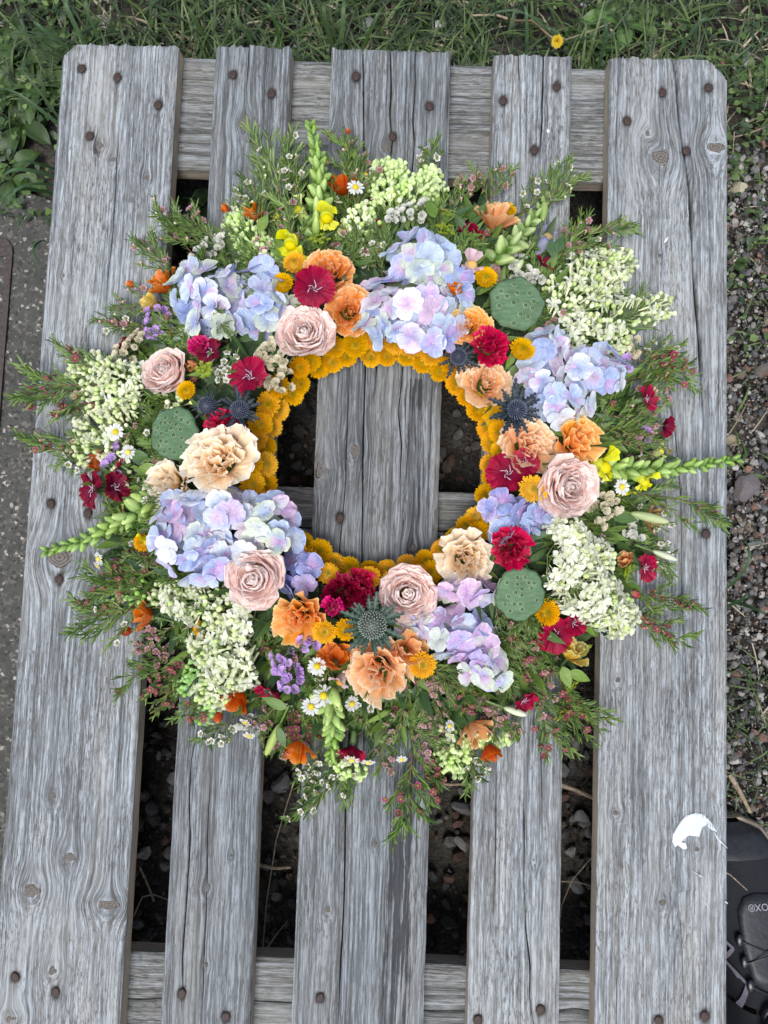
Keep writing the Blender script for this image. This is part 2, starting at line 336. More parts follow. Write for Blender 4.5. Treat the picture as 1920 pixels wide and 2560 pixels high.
def board(name, T, B, z, th, mat, seed, cracks=(), knots=(), axis='y', rows=300, du=.0014, stain=None, ends=(True, True), chip=(0, 0), sidew=(0, 0), label=None, nails=(), meander=.0016):
    '''T=(left,right) at the far end, B at the near end: (x0,x1,y). Columns follow the cracks, so grain and cracks run together.'''
    rng = rnd(seed); (tl, tr, ty), (bl, br, by) = T, B
    nc = int((tr - tl) / du) + 1; a = np.linspace(0, 1, rows); yy = by + (ty - by) * a
    xl = bl + (tl - bl) * a; xr = br + (tr - br) * a; wid = tr - tl
    xl = xl + smooth_noise(rows, 60, rng, .0002); xr = xr + smooth_noise(rows, 60, rng, .0002)
    U = np.linspace(0, 1, nc); anchors = [(0., xl, 1 + 0 * xl), (1., xr, 1 + 0 * xl)]; cr = []
    for pts, wdt, dep in cracks:
        px = np.array([p[0] for p in pts]); py = np.array([p[1] for p in pts]); o = np.argsort(py); xlp = np.interp(py, yy, xl); xrp = np.interp(py, yy, xr); xc = xl + (xr - xl) * np.interp(yy, py[o], ((px - xlp) / (xrp - xlp))[o])
        if len(pts) < 6: xc = xc + smooth_noise(rows, 30, rng, .0008) + smooth_noise(rows, 8, rng, .0015)
        u = float(np.mean((xc - xl) / (xr - xl))); u = round(u * (nc - 1)) / (nc - 1)
        act = np.clip(np.minimum((yy - py.min()) / .05, (py.max() - yy) / .05), 0, 1); act = np.where((py.max() >= ty - .004) & (yy > (ty + py.min()) / 2), 1, act)
        act = np.where((py.min() <= by + .004) & (yy < (by + py.max()) / 2), 1, act)
        anchors.append((u, xc, act)); cr.append((u, act, wdt, dep))
    anchors.sort(key=lambda q: q[0]); au = np.array([q[0] for q in anchors]); cr.sort(key=lambda q: q[0]); gp = 8 / (nc - 1)
    for q in range(1, len(au) - 1): au[q] = max(au[q], au[q - 1] + gp)
    for q in range(len(au) - 2, 0, -1): au[q] = min(au[q], au[q + 1] - gp)
    au = np.round(au * (nc - 1)) / (nc - 1); cr = [(au[q + 1], *c_[1:]) for q, c_ in enumerate(cr)]
    ax = np.stack([q[1] for q in anchors], 1); ac = np.stack([q[2] for q in anchors], 1); k_ = len(au)
    for i in range(rows):
        for q in range(1, k_ - 1):
            if ac[i, q] <= 0:
                lo_ = max(ax[i, m_] + .0022 * (q - m_) for m_ in range(q) if ac[i, m_] > 0); hi_ = min(ax[i, m_] - .0022 * (m_ - q) for m_ in range(q + 1, k_) if ac[i, m_] > 0); ax[i, q] = min(max(ax[i, q], lo_), max(hi_, lo_))
        ax[i] = np.maximum.accumulate(ax[i])
    X = np.stack([np.interp(U, au, ax[i]) for i in range(rows)])
    free = np.ones(nc)
    for u in au: free *= 1 - np.exp(-((U - u) / .05) ** 2)
    X = X + free[None] * smooth_noise(rows, 10, rng, meander)[:, None] * (1 if not cracks else .5)
    Y = np.broadcast_to(yy[:, None], X.shape).copy()
    jt = rng.normal(size=nc) * .0005 + smooth_noise(nc, 18, rng, .0009); jb = rng.normal(size=nc) * .0005
    Y += (a[:, None] > 1 - .6 / rows) * jt[None]; Y += (a[:, None] < .6 / rows) * jb[None]
    K = np.zeros(X.shape + (3,)); Z = np.zeros_like(X)
    ridge = np.convolve(rng.normal(size=nc), [.3, .5, .3], 'same') * .00028
    Z += ridge[None] * (1 + .5 * smooth_noise(rows, 16, rng)[:, None]) + rng.normal(size=X.shape) * .00007
    dE = np.minimum(X - xl[:, None], xr[:, None] - X); Z -= .0022 * np.exp(-np.clip(dE, 0, 1) / .0013)
    Z -= .002 * np.exp(-np.abs(ty - Y) / .0015)
    wid_ = (xr - xl)[:, None] / (nc - 1)
    for u, act, wdt, dep in cr:
        j = int(round(u * (nc - 1)))
        Z[:, j] -= dep * act; K[:, j, 2] = np.maximum(K[:, j, 2], act)
        wv_ = wdt * act * (.75 + .25 * np.clip(smooth_noise(rows, 50, rng), -1, 1)) / 2 + .00012
        X[:, j - 1] = X[:, j] - wv_; X[:, j + 1] = X[:, j] + wv_; X[:, j - 2] = X[:, j - 1] - .0003; X[:, j + 2] = X[:, j + 1] + .0003
        for q in (-1, 1): Z[:, j + q] -= dep * act * .8; K[:, j + q, 2] = np.maximum(K[:, j + q, 2], act)
    # grain coordinates
    gu = .3 * U[None] * wid + .7 * (X - xl[:, None]); gv = Y.copy()
    for kx, ky, rx, ry in knots:
        g = np.exp(-((X - kx) / (rx * 1.8)) ** 2 - ((Y - ky) / (ry * 2.7)) ** 2); q_ = np.exp(-(np.hypot((X - kx) / (rx * 1.25), (Y - ky) / (ry * 1.5)) - 1) ** 2 * 9); K[..., 2] = np.maximum(K[..., 2], .35 * q_ * (rng.random(X.shape) ** .5))
        gu -= (X - kx) * g * .93; Z += g * .0009
        gv += g * .03
    if chip[0]:
        s_ = np.clip(1 - ((X - xl[:, None]) / chip[0] + (ty - Y) / (chip[0] * 1.1)), 0, 1); X += s_ * chip[0] * .5; Y -= s_ * chip[0] * .55; Z -= s_ * .004; 
    if chip[1]:
        s_ = np.clip(1 - ((xr[:, None] - X) / chip[1] + (ty - Y) / (chip[1] * 1.1)), 0, 1); X -= s_ * chip[1] * .5; Y -= s_ * chip[1] * .55; Z -= s_ * .004
    for nx, ny in nails:
        dn = np.hypot(X - nx, (Y - ny) * .8); K[..., 2] = np.maximum(K[..., 2], np.clip(1 - (dn - .0048) / .0022, 0, .85)); Z -= .0012 * np.exp(-(dn / .007) ** 2)
        K[..., 2] = np.maximum(K[..., 2], .35 * np.exp(-((X - nx) / .003) ** 2) * np.exp(-np.abs(Y - ny + .008) / .012))
    if stain is not None: K[..., 1] = stain(X, Y, xl[:, None], xr[:, None])
    P = np.stack([X, Y, z + Z], -1); G = np.stack([gu, gv, np.zeros_like(gu)], -1)
    if axis == 'x': P = P[..., [1, 0, 2]] * [-1, 1, 1]   # board turned crosswise
    mb = MB(); 
    if axis == 'x': mb.grid(P[::-1], K[::-1], G[::-1])
    else: mb.grid(P, K, G)
    def skirt(L, Gl, k1):
        b = L.copy(); b[:, 2] = z - th * .45; c_ = L.copy(); c_[:, 2] = z - th
        KK = np.zeros((3, len(L), 3)); KK[0, :, 0] = k1 * .35; KK[1:, :, 0] = k1
        g2 = Gl.copy(); g2[:, 0] += .011; g3 = Gl.copy(); g3[:, 0] += .022
        mb.grid(np.stack([L, b, c_]), KK, np.stack([Gl, g2, g3]))
    skirt(P[:, 0][::-1], G[:, 0][::-1], sidew[0]); skirt(P[:, -1], G[:, -1], sidew[1])
    skirt(P[0], G[0], .2); skirt(P[-1][::-1], G[-1][::-1], .2)
    q = [P[0, 0], P[0, -1], P[-1, -1], P[-1, 0]]; mb.add([(p[0], p[1], z - th) for p in q], [(3, 2, 1, 0)])
    kw = dict(label=label) if label else {}
    o = link(name, mb.mesh(name, mat), pallet, None, **kw)
    for kx, ky, rx, ry in knots: 
        if rx * ry > 4e-6: add_knot(o, kx, ky, rx, ry, z, rng)
    for (nx, ny) in nails: add_nail(o, nx, ny, z, rng)
    return o
def add_knot(o, x, y, rx, ry, z, rng):
    mb = MB(); m = 18; s = np.array([0, .3, .6, .85, 1.]); a = np.linspace(0, 2 * PI, m, endpoint=False)
    wob = 1 + .09 * np.sin(3 * a + rng.uniform(0, 6)) + .06 * np.sin(5 * a + rng.uniform(0, 6)) + rng.normal(size=m) * .03
    h = np.array([.0013, .0014, .0012, .0007, -.0006])
    P = np.stack([s[:, None] * np.cos(a) * wob * rx, s[:, None] * np.sin(a) * wob * ry, h[:, None] * np.ones(m)], -1)
    G = np.stack([np.broadcast_to(s[:, None], (5, m)), np.zeros((5, m)), np.zeros((5, m))], -1)
    mb.grid(P, (1, 1, 1), G, wrap=True); link('knot', mb.mesh('knot', M_KNOT), o, Matrix.Translation((x, y, z)))
NAILS = None
def add_nail(o, x, y, z, rng):
    global NAILS
    if NAILS is None:
        NAILS = []
        for k in range(4):
            mb = MB(); m = 12; a = np.linspace(0, 2 * PI, m, endpoint=False); wob = 1 + rng.normal(size=m) * .05
            s = np.array([0, .55, .9, 1, 1.0]); h = np.array([.0009, .0011, .0007, .0001, -.002])
            mb.grid(np.stack([s[:, None] * np.cos(a) * wob * .0047, s[:, None] * np.sin(a) * wob * .0054, h[:, None] * np.ones(m)], -1), wrap=True)
            # dark dent round the head
            s = np.array([1., 1.28]); mb2 = MB(); w2 = 1 + rng.normal(size=m) * .1
            NAILS.append(mb.mesh('nail', M_NAIL))
    link('nail', NAILS[rng.integers(4)], o, Matrix.Translation((x, y, z + .0004)) @ Matrix.Rotation(rng.uniform(-.5, .5), 4, 'Z') @ Matrix.Rotation(rng.uniform(-.08, .08), 4, 'X'))
def edge(u0, v0, u1, v1):
    p, q = at(u0, v0, TOP), at(u1, v1, TOP); f = (p.x - q.x) / (p.y - q.y)
    return p.x + f * (.6 - p.y), p.x + f * (-.6 - p.y)
E = [edge(155, 150, 19, 1950), edge(446, 111, 299, 2560), edge(540, 117, 401, 2560), edge(728, 117, 624, 2560), edge(829, 125, 728, 2560), edge(1128, 127, 1059, 2560),
     edge(1236, 137, 1168, 2560), edge(1430, 138, 1398, 2560), edge(1526, 143, 1487, 2560), edge(1820, 152, 1818, 2560)]
def px(*p): return [tuple(at(u, v, TOP)[:2]) for u, v in p]
def kn(*p): return [(*at(u, v, TOP)[:2], rx * .00052, ry * .00052) for u, v, rx, ry in p]
yt = [at(300, 111, TOP).y, at(640, 116, TOP).y, at(980, 125, TOP).y, at(1330, 138, TOP).y, at(1670, 146, TOP).y]
def st3(X, Y, xl, xr):
    c = np.where(Y > 0, .1, .17); d = 1 - np.clip(np.abs((xr - X) / (xr - xl) - .2) / .16, 0, 1)
    e = np.clip((Y + .62) * 6, 0, 1) * np.clip((-.22 - Y) * 14, 0, 1)
    d2 = 1 - np.clip(np.abs((xr - X) / (xr - xl) - .2) / .2, 0, 1)
    return np.clip(d * e * 1.6 + .6 * d2 * (Y > -.15) * (Y < .2) + .5 * np.clip(1 - (xr - X) / .012, 0, 1) * (Y > .35), 0, 1)
def st5(X, Y, xl, xr): return .8 * np.clip(1 - np.abs((xr - X) - .024) / .009, 0, 1) * np.clip((-.40 - Y) * 9, 0, 1)
def st1(X, Y, xl, xr): return .55 * np.clip(1 - np.abs((X - xl) - .05 + (Y - .45) * .12) / .012, 0, 1) * np.clip(1 - abs(Y - .46) / .07, 0, 1)
TL, BL = [E[i][0] for i in range(10)], [E[i][1] for i in range(10)]
board('top_board', (TL[0], TL[1], yt[0]), (BL[0], BL[1], -.6), TOP, .022, M_W[0], 21, chip=(.017, 0), sidew=(.1, .95), stain=st1,
      knots=kn((253, 366, 11, 10), (284, 400, 9, 9), (367, 445, 8, 8), (104, 1085, 24, 17), (150, 1394, 34, 24), (133, 1988, 10, 9), (175, 2142, 14, 12), (80, 2226, 20, 15), (272, 2262, 26, 13), (133, 2425, 12, 12), (20, 2546, 20, 10), (160, 690, 7, 7)),
      cracks=[(px((300, 300), (290, 500), (262, 760)), .0006, .002)],
      nails=px((204, 172), (294, 194), (396, 262), (225, 340), (127, 1259), (220, 1283), (148, 1449), (38, 2443), (139, 2481)))
board('top_board', (TL[2], TL[3], yt[1]), (BL[2], BL[3], -.6), TOP, .022, M_W[1], 22, sidew=(.4, .8),
      knots=kn((609, 308, 16, 15), (578, 2138, 6, 6), (519, 2218, 8, 9), (515, 2411, 6, 6), (595, 700, 8, 8)),
      cracks=[(px((500, 1790), (482, 1900), (478, 2150), (458, 2400), (455, 2560)), .0012, .003), (px((530, 1900), (520, 2100), (505, 2560)), .0005, .002), (px((620, 118), (615, 260)), .0005, .002)],
      nails=px((582, 187), (679, 234), (635, 349), (455, 2484), (564, 2542)))
board('top_board', (TL[4], TL[5], yt[2]), (BL[4], BL[5], -.6), TOP, .022, M_W[1], 23, stain=st3, sidew=(.2, .3),
      knots=kn((965, 369, 12, 13), (945, 430, 14, 14), (848, 352, 17, 17), (886, 1128, 14, 17), (806, 1176, 16, 23), (819, 2273, 8, 8), (938, 2110, 7, 6), (1032, 1371, 11, 11), (850, 1990, 6, 6)),
      cracks=[(px((907, 120), (912, 500), (914, 900), (908, 1100), (905, 1400), (868, 1900), (864, 1978), (860, 2250), (852, 2400), (845, 2590)), .0012, .006),
              (px((977, 120), (984, 350), (950, 700), (944, 900), (940, 1010)), .0015, .006), (px((1035, 120), (1030, 500), (1006, 1000), (1002, 1300)), .0012, .003), (px((870, 900), (858, 1200), (822, 1700)), .0006, .003), (px((890, 1900), (880, 2100)), .0006, .002)],
      nails=px((891, 191), (1074, 265), (981, 342), (850, 1294), (800, 2495)))
board('top_board', (TL[6], TL[7], yt[3]), (BL[6], BL[7], -.6), TOP, .022, M_W[0], 24, sidew=(.7, .3), knots=kn((1300, 1300, 9, 9), (1336, 2150, 6, 6)),
      cracks=[(px((1361, 130), (1357, 250), (1350, 430)), .0016, .004), (px((1307, 130), (1305, 260)), .0008, .004), (px((1310, 1950), (1312, 2200), (1330, 2420), (1345, 2590)), .0014, .004), (px((1240, 1900), (1235, 2300)), .0005, .002), (px((1345, 1700), (1352, 2080)), .0005, .002)],
      nails=px((1258, 252), (1392, 216), (1336, 375), (1352, 2525), (1195, 2550)))
board('top_board', (TL[8], TL[9], yt[4]), (BL[8], BL[9], -.6), TOP, .022, M_W[0], 25, chip=(0, .022), sidew=(.8, .2), stain=st5,
      knots=kn((1617, 337, 14, 12), (1650, 393, 27, 23), (1788, 370, 24, 16), (1541, 2032, 9, 6), (1741, 2122, 7, 7), (1545, 1700, 7, 7), (1650, 640, 6, 6), (1655, 2255, 9, 8)),
      cracks=[(px((1680, 140), (1690, 200), (1697, 300), (1712, 400), (1723, 480), (1735, 700), (1748, 850), (1757, 1040)), .0046, .011),
              (px((1668, 950), (1690, 1100), (1703, 1250), (1705, 1500), (1716, 1700), (1722, 1850)), .0009, .005), (px((1650, 250), (1652, 340)), .0006, .003), (px((1702, 2230), (1706, 2560)), .0004, .003)],
      nails=px((1656, 231), (1772, 219), (1568, 302), (1716, 378), (1765, 1334), (1704, 1501), (1647, 2552), (1762, 2540)))
# crosswise boards: built along x, 22 mm lower
def cross(y0, y1, seed, cracks=(), x0=-.4, x1=.4):
    # in the turned frame the board's "x" is world y and its "y" is -world x
    return board('cross_board', (y0, y1, -x0), (y0, y1, -x1), TOP - .0222, .022, M_W[2], seed, cracks=cracks, axis='x', rows=160, du=.0022, sidew=(.5, .5))
cross(.457, .601, 31, [([(.480, -.4), (.487, 0), (.49, .4)], .0016, .006), ([(.52, -.4), (.523, 0), (.531, .4)], .0012, .004), ([(.56, -.38), (.565, .3)], .0008, .003)])
cross(-.0725, .0725, 32, [([(.03, -.4), (.02, .4)], .0012, .005)])
cross(-.60, -.457, 33, [([(-.50, -.4), (-.505, .4)], .0012, .005), ([(-.55, -.4), (-.545, .4)], .0012, .005)])
def block(name, x0, x1, y0, y1, z0, z1):
    mb = MB(); xs = np.linspace(x0, x1, 6)
    V = [(x, y, z) for x in (x0, x1) for y in (y0, y1) for z in (z0, z1)]; G = [(y + z * .7, x, 0) for x, y, z in V]
    mb.add(V, [(0, 2, 3, 1), (4, 5, 7, 6), (0, 1, 5, 4), (2, 6, 7, 3), (1, 3, 7, 5), (0, 4, 6, 2)], (0, 0, 0), G)
    o = link(name, mb.mesh(name, M_W[2], False), pallet); b = o.modifiers.new('bevel', 'BEVEL'); b.width = .002; b.segments = 1
for by0, by1 in ((.457, .6), (-.0725, .0725), (-.6, -.457)):
    for bx0, bx1 in ((-.4, -.3), (-.0725, .0725), (.3, .4)): block('block', bx0 + .001, bx1 - .001, by0 + .001, by1 - .001, .0222, .0995)
for bx0, bx1 in ((-.4, -.3), (-.0725, .0725), (.3, .4)): block('bottom_board', bx0, bx1, -.6, .6, .002, .022)
# ------------------------------------------------------------------ the wreath
CX, CY = 817, 998
wreath = link('flower_wreath', None, label='round wreath of mixed fresh flowers with a yellow inner ring, lying on the wooden pallet', category='wreath')
wreath.location = WL
def ring_z(r):
    'height of the flower surface above the deck at distance r (picture units) from the middle'
    return TOP + float(np.interp(r, [225, 262, 300, 350, 420, 480, 540, 620, 760], [.028, .046, .066, .078, .074, .058, .038, .022, .014]))
def place(x, y, dz=0., tilt=None, lean=None, spin=0., s=1., z=None):
    'frame for a flower seen at (x, y); tilt = lean angle away from straight up, along the ring radius unless lean (picture angle) is given'
    r = math.hypot(x - CX, y - CY); zz = (ring_z(r) if z is None else TOP + z) + dz; P = D(x, y, zz)
    rad = Vector(((x - CX), -(y - CY), 0)).normalized() if r > 1 else Vector((0, 0, 1))
    if lean is not None: rad = Vector((math.cos(lean), math.sin(lean), 0))
    if tilt is None: tilt = float(np.interp(r, [225, 300, 345, 420, 520, 620], [-.5, -.22, 0, .3, .7, 1.1]))
    N = rad * math.sin(tilt) + Vector((0, 0, math.cos(tilt)))
    return frame(N, spin, P - WL, s), zz
def sub(p, nm, me, M, **kw): return link(nm, me, p, M, **kw)
# foam base and dark leaves below the flowers
def torus_base():
    mb = MB(); n, m = 72, 14; rng = rnd(41); R0 = mm(372, TOP + .03); r0 = .042; a = np.linspace(0, 2 * PI, n, endpoint=False); b = np.linspace(0, 2 * PI, m, endpoint=False)
    A, B = np.meshgrid(a, b, indexing='ij'); k = 1 + rng.normal(size=A.shape) * .03
    rr = R0 + r0 * 1.0 * k * np.cos(B); P = np.stack([rr * np.cos(A), rr * np.sin(A) * .97, .030 + .026 * k * np.sin(B)], -1)
    P = np.concatenate([P, P[:1]]); mb.grid(P, wrap=True); link('foam_ring', mb.mesh('foam', M_FOAM), wreath)
torus_base()
def leaf(mb, M, L, W, K, fold=.25, droop=.4, n=5):
    s = np.linspace(0, 1, n + 1); w_ = W / 2 * np.sin(PI * s ** .75) ** .9; w_[0] = W * .05; w_[-1] = W * .02
    ang = -droop * s; x = np.r_[0, np.cumsum(np.cos(ang[1:]) / n)] * L; z = np.r_[0, np.cumsum(np.sin(ang[1:]) / n)] * L
    t = np.array([-1, 0, 1.]); P = np.stack([np.broadcast_to(x[:, None], (n + 1, 3)), w_[:, None] * t, z[:, None] + np.abs(t) * w_[:, None] * fold], -1)
    o = MB(); G = np.stack([np.broadcast_to(s[:, None], (n + 1, 3)), np.broadcast_to(t[None], (n + 1, 3)) * .5, 0 * P[..., 0]], -1)
    K = np.asarray(K); o.grid(P, K, G); mb.merge(o, M)
GREENS = [(.07, .14, .035), (.12, .21, .045), (.05, .10, .03), (.17, .27, .055), (.06, .12, .05)]
def filler():
    rng = rnd(42)
    for part, N, r0, r1, z0, z1, Ls in (('leafy_filling', 2300, 285, 500, .02, .062, (.018, .04)), ('leafy_filling', 2600, 425, 570, .006, .046, (.02, .045))):
        mb = MB()
        for i in range(N):
            th = rng.uniform(0, 2 * PI); r = rng.uniform(r0, r1); zz = rng.uniform(z0, z1) * float(np.interp(r, [285, 330, 420, 560], [.7, 1, .9, .5]))
            P = D(CX + r * math.cos(th), CY - r * math.sin(th), TOP + zz) - WL
            dr = th + rng.normal() * .9; el = rng.uniform(-.1, .9)
            M = along((math.cos(dr) * math.cos(el), math.sin(dr) * math.cos(el), math.sin(el)), P, 1, rng.normal() * .5)
            L = rng.uniform(*Ls); leaf(mb, M, L, L * rng.uniform(.16, .34), np.array(GREENS[rng.integers(5)]) * rng.uniform(.6, 1.2), n=3)
        link(part, mb.mesh('filling', M_LEAF), wreath, kind='stuff')
filler()
# ---- yellow button chrysanthemums
def mum_mesh(seed, n=165):
    rng = rnd(seed); mb = MB(); opn = rng.uniform(-.2, .35); ripe = rng.uniform(.86, 1.06)
    ellipsoid(mb, (0, 0, .02), (.80, .80, .42), (.58, .34, .01), (.74, .46, .01), 5, 12)
    for k in range(n):
        rho = math.sqrt((k + .5) / n); th = k * 2.39996 + rng.normal() * .04; L = .13 + .22 * rho * rng.uniform(.88, 1.1)
        a = .15 - opn * .4 + (1.30 + opn * .3) * rho ** 1.1 + rng.normal() * .06; rb = rho * .74; zb = .12 + .40 * math.sqrt(max(0, 1 - rho ** 2 * .9))
        green = max(0, 1 - rho * 2.4); base = np.array([.74, .42, .004]) * (1 - green) + np.array([.26, .32, .02]) * green
        tip = np.array([.97, .63 * ripe, .008]) * (1 - green) + np.array([.42, .40, .03]) * green
        petal(mb, th, rb, L, a, a - .55, .21 * (.5 + .5 * rho), .08, (base * .85, tip, tip * 1.04), z0=zb, n=5, m=5, p1=.5, p2=5)
    return mb
MUMS = [mum_mesh(50 + k).mesh('chrysanthemum', M_PET) for k in range(8)]
def _cm(seed):
    rng = rnd(seed); mb = MB()
    for k in range(26):
        rho = math.sqrt(k / 26) * .2; th = k * 2.4; ellipsoid(mb, (rho * math.cos(th), rho * math.sin(th), (.56 - rho * .2)), (.028, .028, .045), (.14, .20, .02), (.36, .38, .05), 3, 5)
    return mb
rg0 = random.Random(77)
MUMC = _cm(5).mesh('mum_centre', M_BUD)
def mum(x, y, r, spin=0, **kw):
    M, z = place(x, y, spin=spin, **kw); s = mm(r, z)
    o = link('button_chrysanthemum', MUMS[int(x * 7 + y) % 8], wreath, M @ Matrix.Diagonal((s * rg0.uniform(.9, 1.08), s * rg0.uniform(.9, 1.08), s * rg0.uniform(.75, 1.1), 1))); sub(o, 'flower_centre', MUMC, Matrix()); return o
rg = random.Random(4)
N1 = 38
for k in range(N1):                       # lower row, facing the hole
    a = 2 * PI * (k + rg.uniform(-.2, .2)) / N1; rx, ry = 247 + rg.uniform(-5, 5), 235 + rg.uniform(-5, 5)
    mum(CX + rx * math.cos(a), CY - ry * math.sin(a), rg.uniform(23, 28), rg.uniform(0, 6), z=.024 + rg.uniform(-.003, .003), tilt=-rg.uniform(.35, .75))
N2 = 37
for k in range(N2):                       # upper row, looking up
    a = 2 * PI * (k + .5 + rg.uniform(-.2, .2)) / N2; rx, ry = 272 + rg.uniform(-7, 7), 260 + rg.uniform(-7, 7)
    mum(CX + rx * math.cos(a), CY - ry * math.sin(a), rg.uniform(25, 30), rg.uniform(0, 6), z=.042 + rg.uniform(-.004, .004), tilt=-rg.uniform(.15, .5))
for x, y, r, dz in ((612, 615, 25, .006), (637, 572, 27, .004), (1048, 603, 28, .004), (1126, 758, 29, .008), (405, 845, 23, .006), (1148, 1057, 33, .014), (1180, 1322, 30, .010),
                    (702, 1363, 29, .008), (748, 1358, 25, .008), (912, 1433, 29, .006), (310, 1172, 20, .0), (437, 1358, 18, 0), (1098, 458, 18, .0)):
    mum(x, y, r, x, dz=dz, tilt=.15)
# ---- layered flowers: roses, carnations, lisianthus
def layered(R, N, kind, K, seed, f0=.0):
    'petals from the heart outwards; returns (joined inner petals, list of outer petals)'
    rng = rnd(seed); inner = MB(); outer = []
    for k in range(N):
        f = f0 + (1 - f0) * (k + .5) / N; th = k * 2.39996 + rng.normal() * .25
        ki, km, ko, kr = [np.asarray(c, float) for c in K]
        base = ki * (1 - f) + km * f; tip = (km * (1 - f) + ko * f) * rng.uniform(.93, 1.05); rim = kr * rng.uniform(.94, 1.04)
        j = lambda s_: rng.normal() * s_
        mb = MB()
        if kind == 'rose':
            petal(mb, th + j(.3), R * (.03 + .42 * f) * (1 + j(.07)), R * (.66 + .06 * f) * (1 + j(.06)), .12 + .85 * f + j(.09), -.50 + 1.66 * f + j(.10), R * (.34 + 1.0 * f) * (1 + j(.15)), R * (.13 + .62 * f) * (1 + j(.25) if f < .6 else 1), (base, tip, rim),
                  ruf=R * (.02 + .02 * rng.random()), nf=1.5 + rng.random(), ph=rng.uniform(0, 6), n=8, m=11, p1=.45, p2=5)
        elif kind == 'carnation':
            petal(mb, th, R * (.02 + .30 * f), R * (.85 - .12 * f) * (1 + j(.08)), .05 + .9 * f + j(.15), -.3 + 1.7 * f + j(.25), R * (.75 + .8 * f), R * (.34 + .6 * f), (base, tip, rim),
                  ruf=R * (.11 + .05 * rng.random()), nf=2.2 + rng.random() * 1.5, ph=rng.uniform(0, 6), ser=R * .05, nser=14, fan=True, n=8, m=19)
        elif kind == 'lisianthus':
            petal(mb, th, R * (.03 + .28 * f), R * (.92 - .1 * f) * (1 + j(.08)), .0 + .85 * f + j(.12), -.25 + 1.55 * f + j(.25), R * (.65 + 1.15 * f), R * (.32 + .7 * f), (base, tip, rim),
                  ruf=R * (.08 + .08 * rng.random()), nf=1.6 + rng.random() * 1.4, ph=rng.uniform(0, 6), ser=R * .02, nser=17, fan=True, n=9, m=23, corner=.12)
        elif kind == 'tight':
            petal(mb, th, R * (.03 + .40 * f), R * (.85 - .05 * f) * (1 + j(.06)), .1 + .8 * f + j(.08), -.25 + 1.7 * f + j(.15), R * (.35 + 1.0 * f), R * (.16 + .6 * f), (base, tip, rim),
                  ruf=R * .045, nf=1.8 + rng.random(), ph=rng.uniform(0, 6), ser=R * .03, nser=15, fan=True, n=8, m=17, corner=.25)
        if f < .42: inner.merge(mb, Matrix())
        else: outer.append(mb)
    ellipsoid(inner, (0, 0, R * .1), (R * .32, R * .32, R * .3), (.06, .11, .03), (.08, .12, .03))
    return inner, outer
def bloom(name, label, kind, x, y, r, K, seed, N, mat=M_PET, dz=0., tilt=None, lean=None, sq=(1, 1, 1), spin=0, drop=.62, f0=.0):
    r *= 1.09; M, z = place(x, y, dz, tilt, lean, 0); R = mm(r, z); inner, outer = layered(R, N, kind, K, seed, f0)
    M = M @ Matrix.Translation((0, 0, -R * drop)) @ Matrix.Diagonal((*sq, 1)) @ Matrix.Rotation(spin, 4, 'Z')
    o = link(name, inner.mesh(name, mat), wreath, M, label=label)
    for p in outer: sub(o, 'petal', p.mesh('petal', mat), Matrix())
    return o
PINK = ((.92, .62, .50), (.94, .73, .66), (.95, .79, .75), (.96, .87, .84))
for i, (x, y, r, dz, sq, tl, ln) in enumerate(((660, 718, 60, .012, (1, 1, 1), .1, 2.2), (356, 800, 55, .012, (1, .92, 1), .35, 2.6), (548, 1250, 61, .014, (1, 1, 1), .12, -2), (880, 1283, 60, .008, (1, .95, 1), .1, 1.2), (1230, 1052, 62, .012, (.96, 1.08, 1), .35, -.5))):
    bloom('garden_rose', 'pale pink many petalled garden rose ' + ('between the top hydrangeas', 'above the left lotus pod', 'on the lower left hydrangea', 'at the bottom of the yellow ring', 'beside the yellow snapdragon on the right')[i],
          'rose', x, y, r * 1.03, PINK, 100 + i, 66, dz=dz + .004, drop=.42, tilt=tl, lean=ln, sq=sq, spin=i)
OR = ((.74, .18, .03), (.88, .36, .10), (.88, .40, .13), (.93, .68, .40)); PE = ((.90, .36, .13), (.94, .58, .30), (.94, .64, .37), (.96, .86, .70))
CR = ((.92, .50, .20), (.95, .76, .50), (.95, .85, .67), (.96, .93, .86)); OY = ((.84, .24, .03), (.93, .44, .10), (.93, .48, .13), (.95, .74, .36))
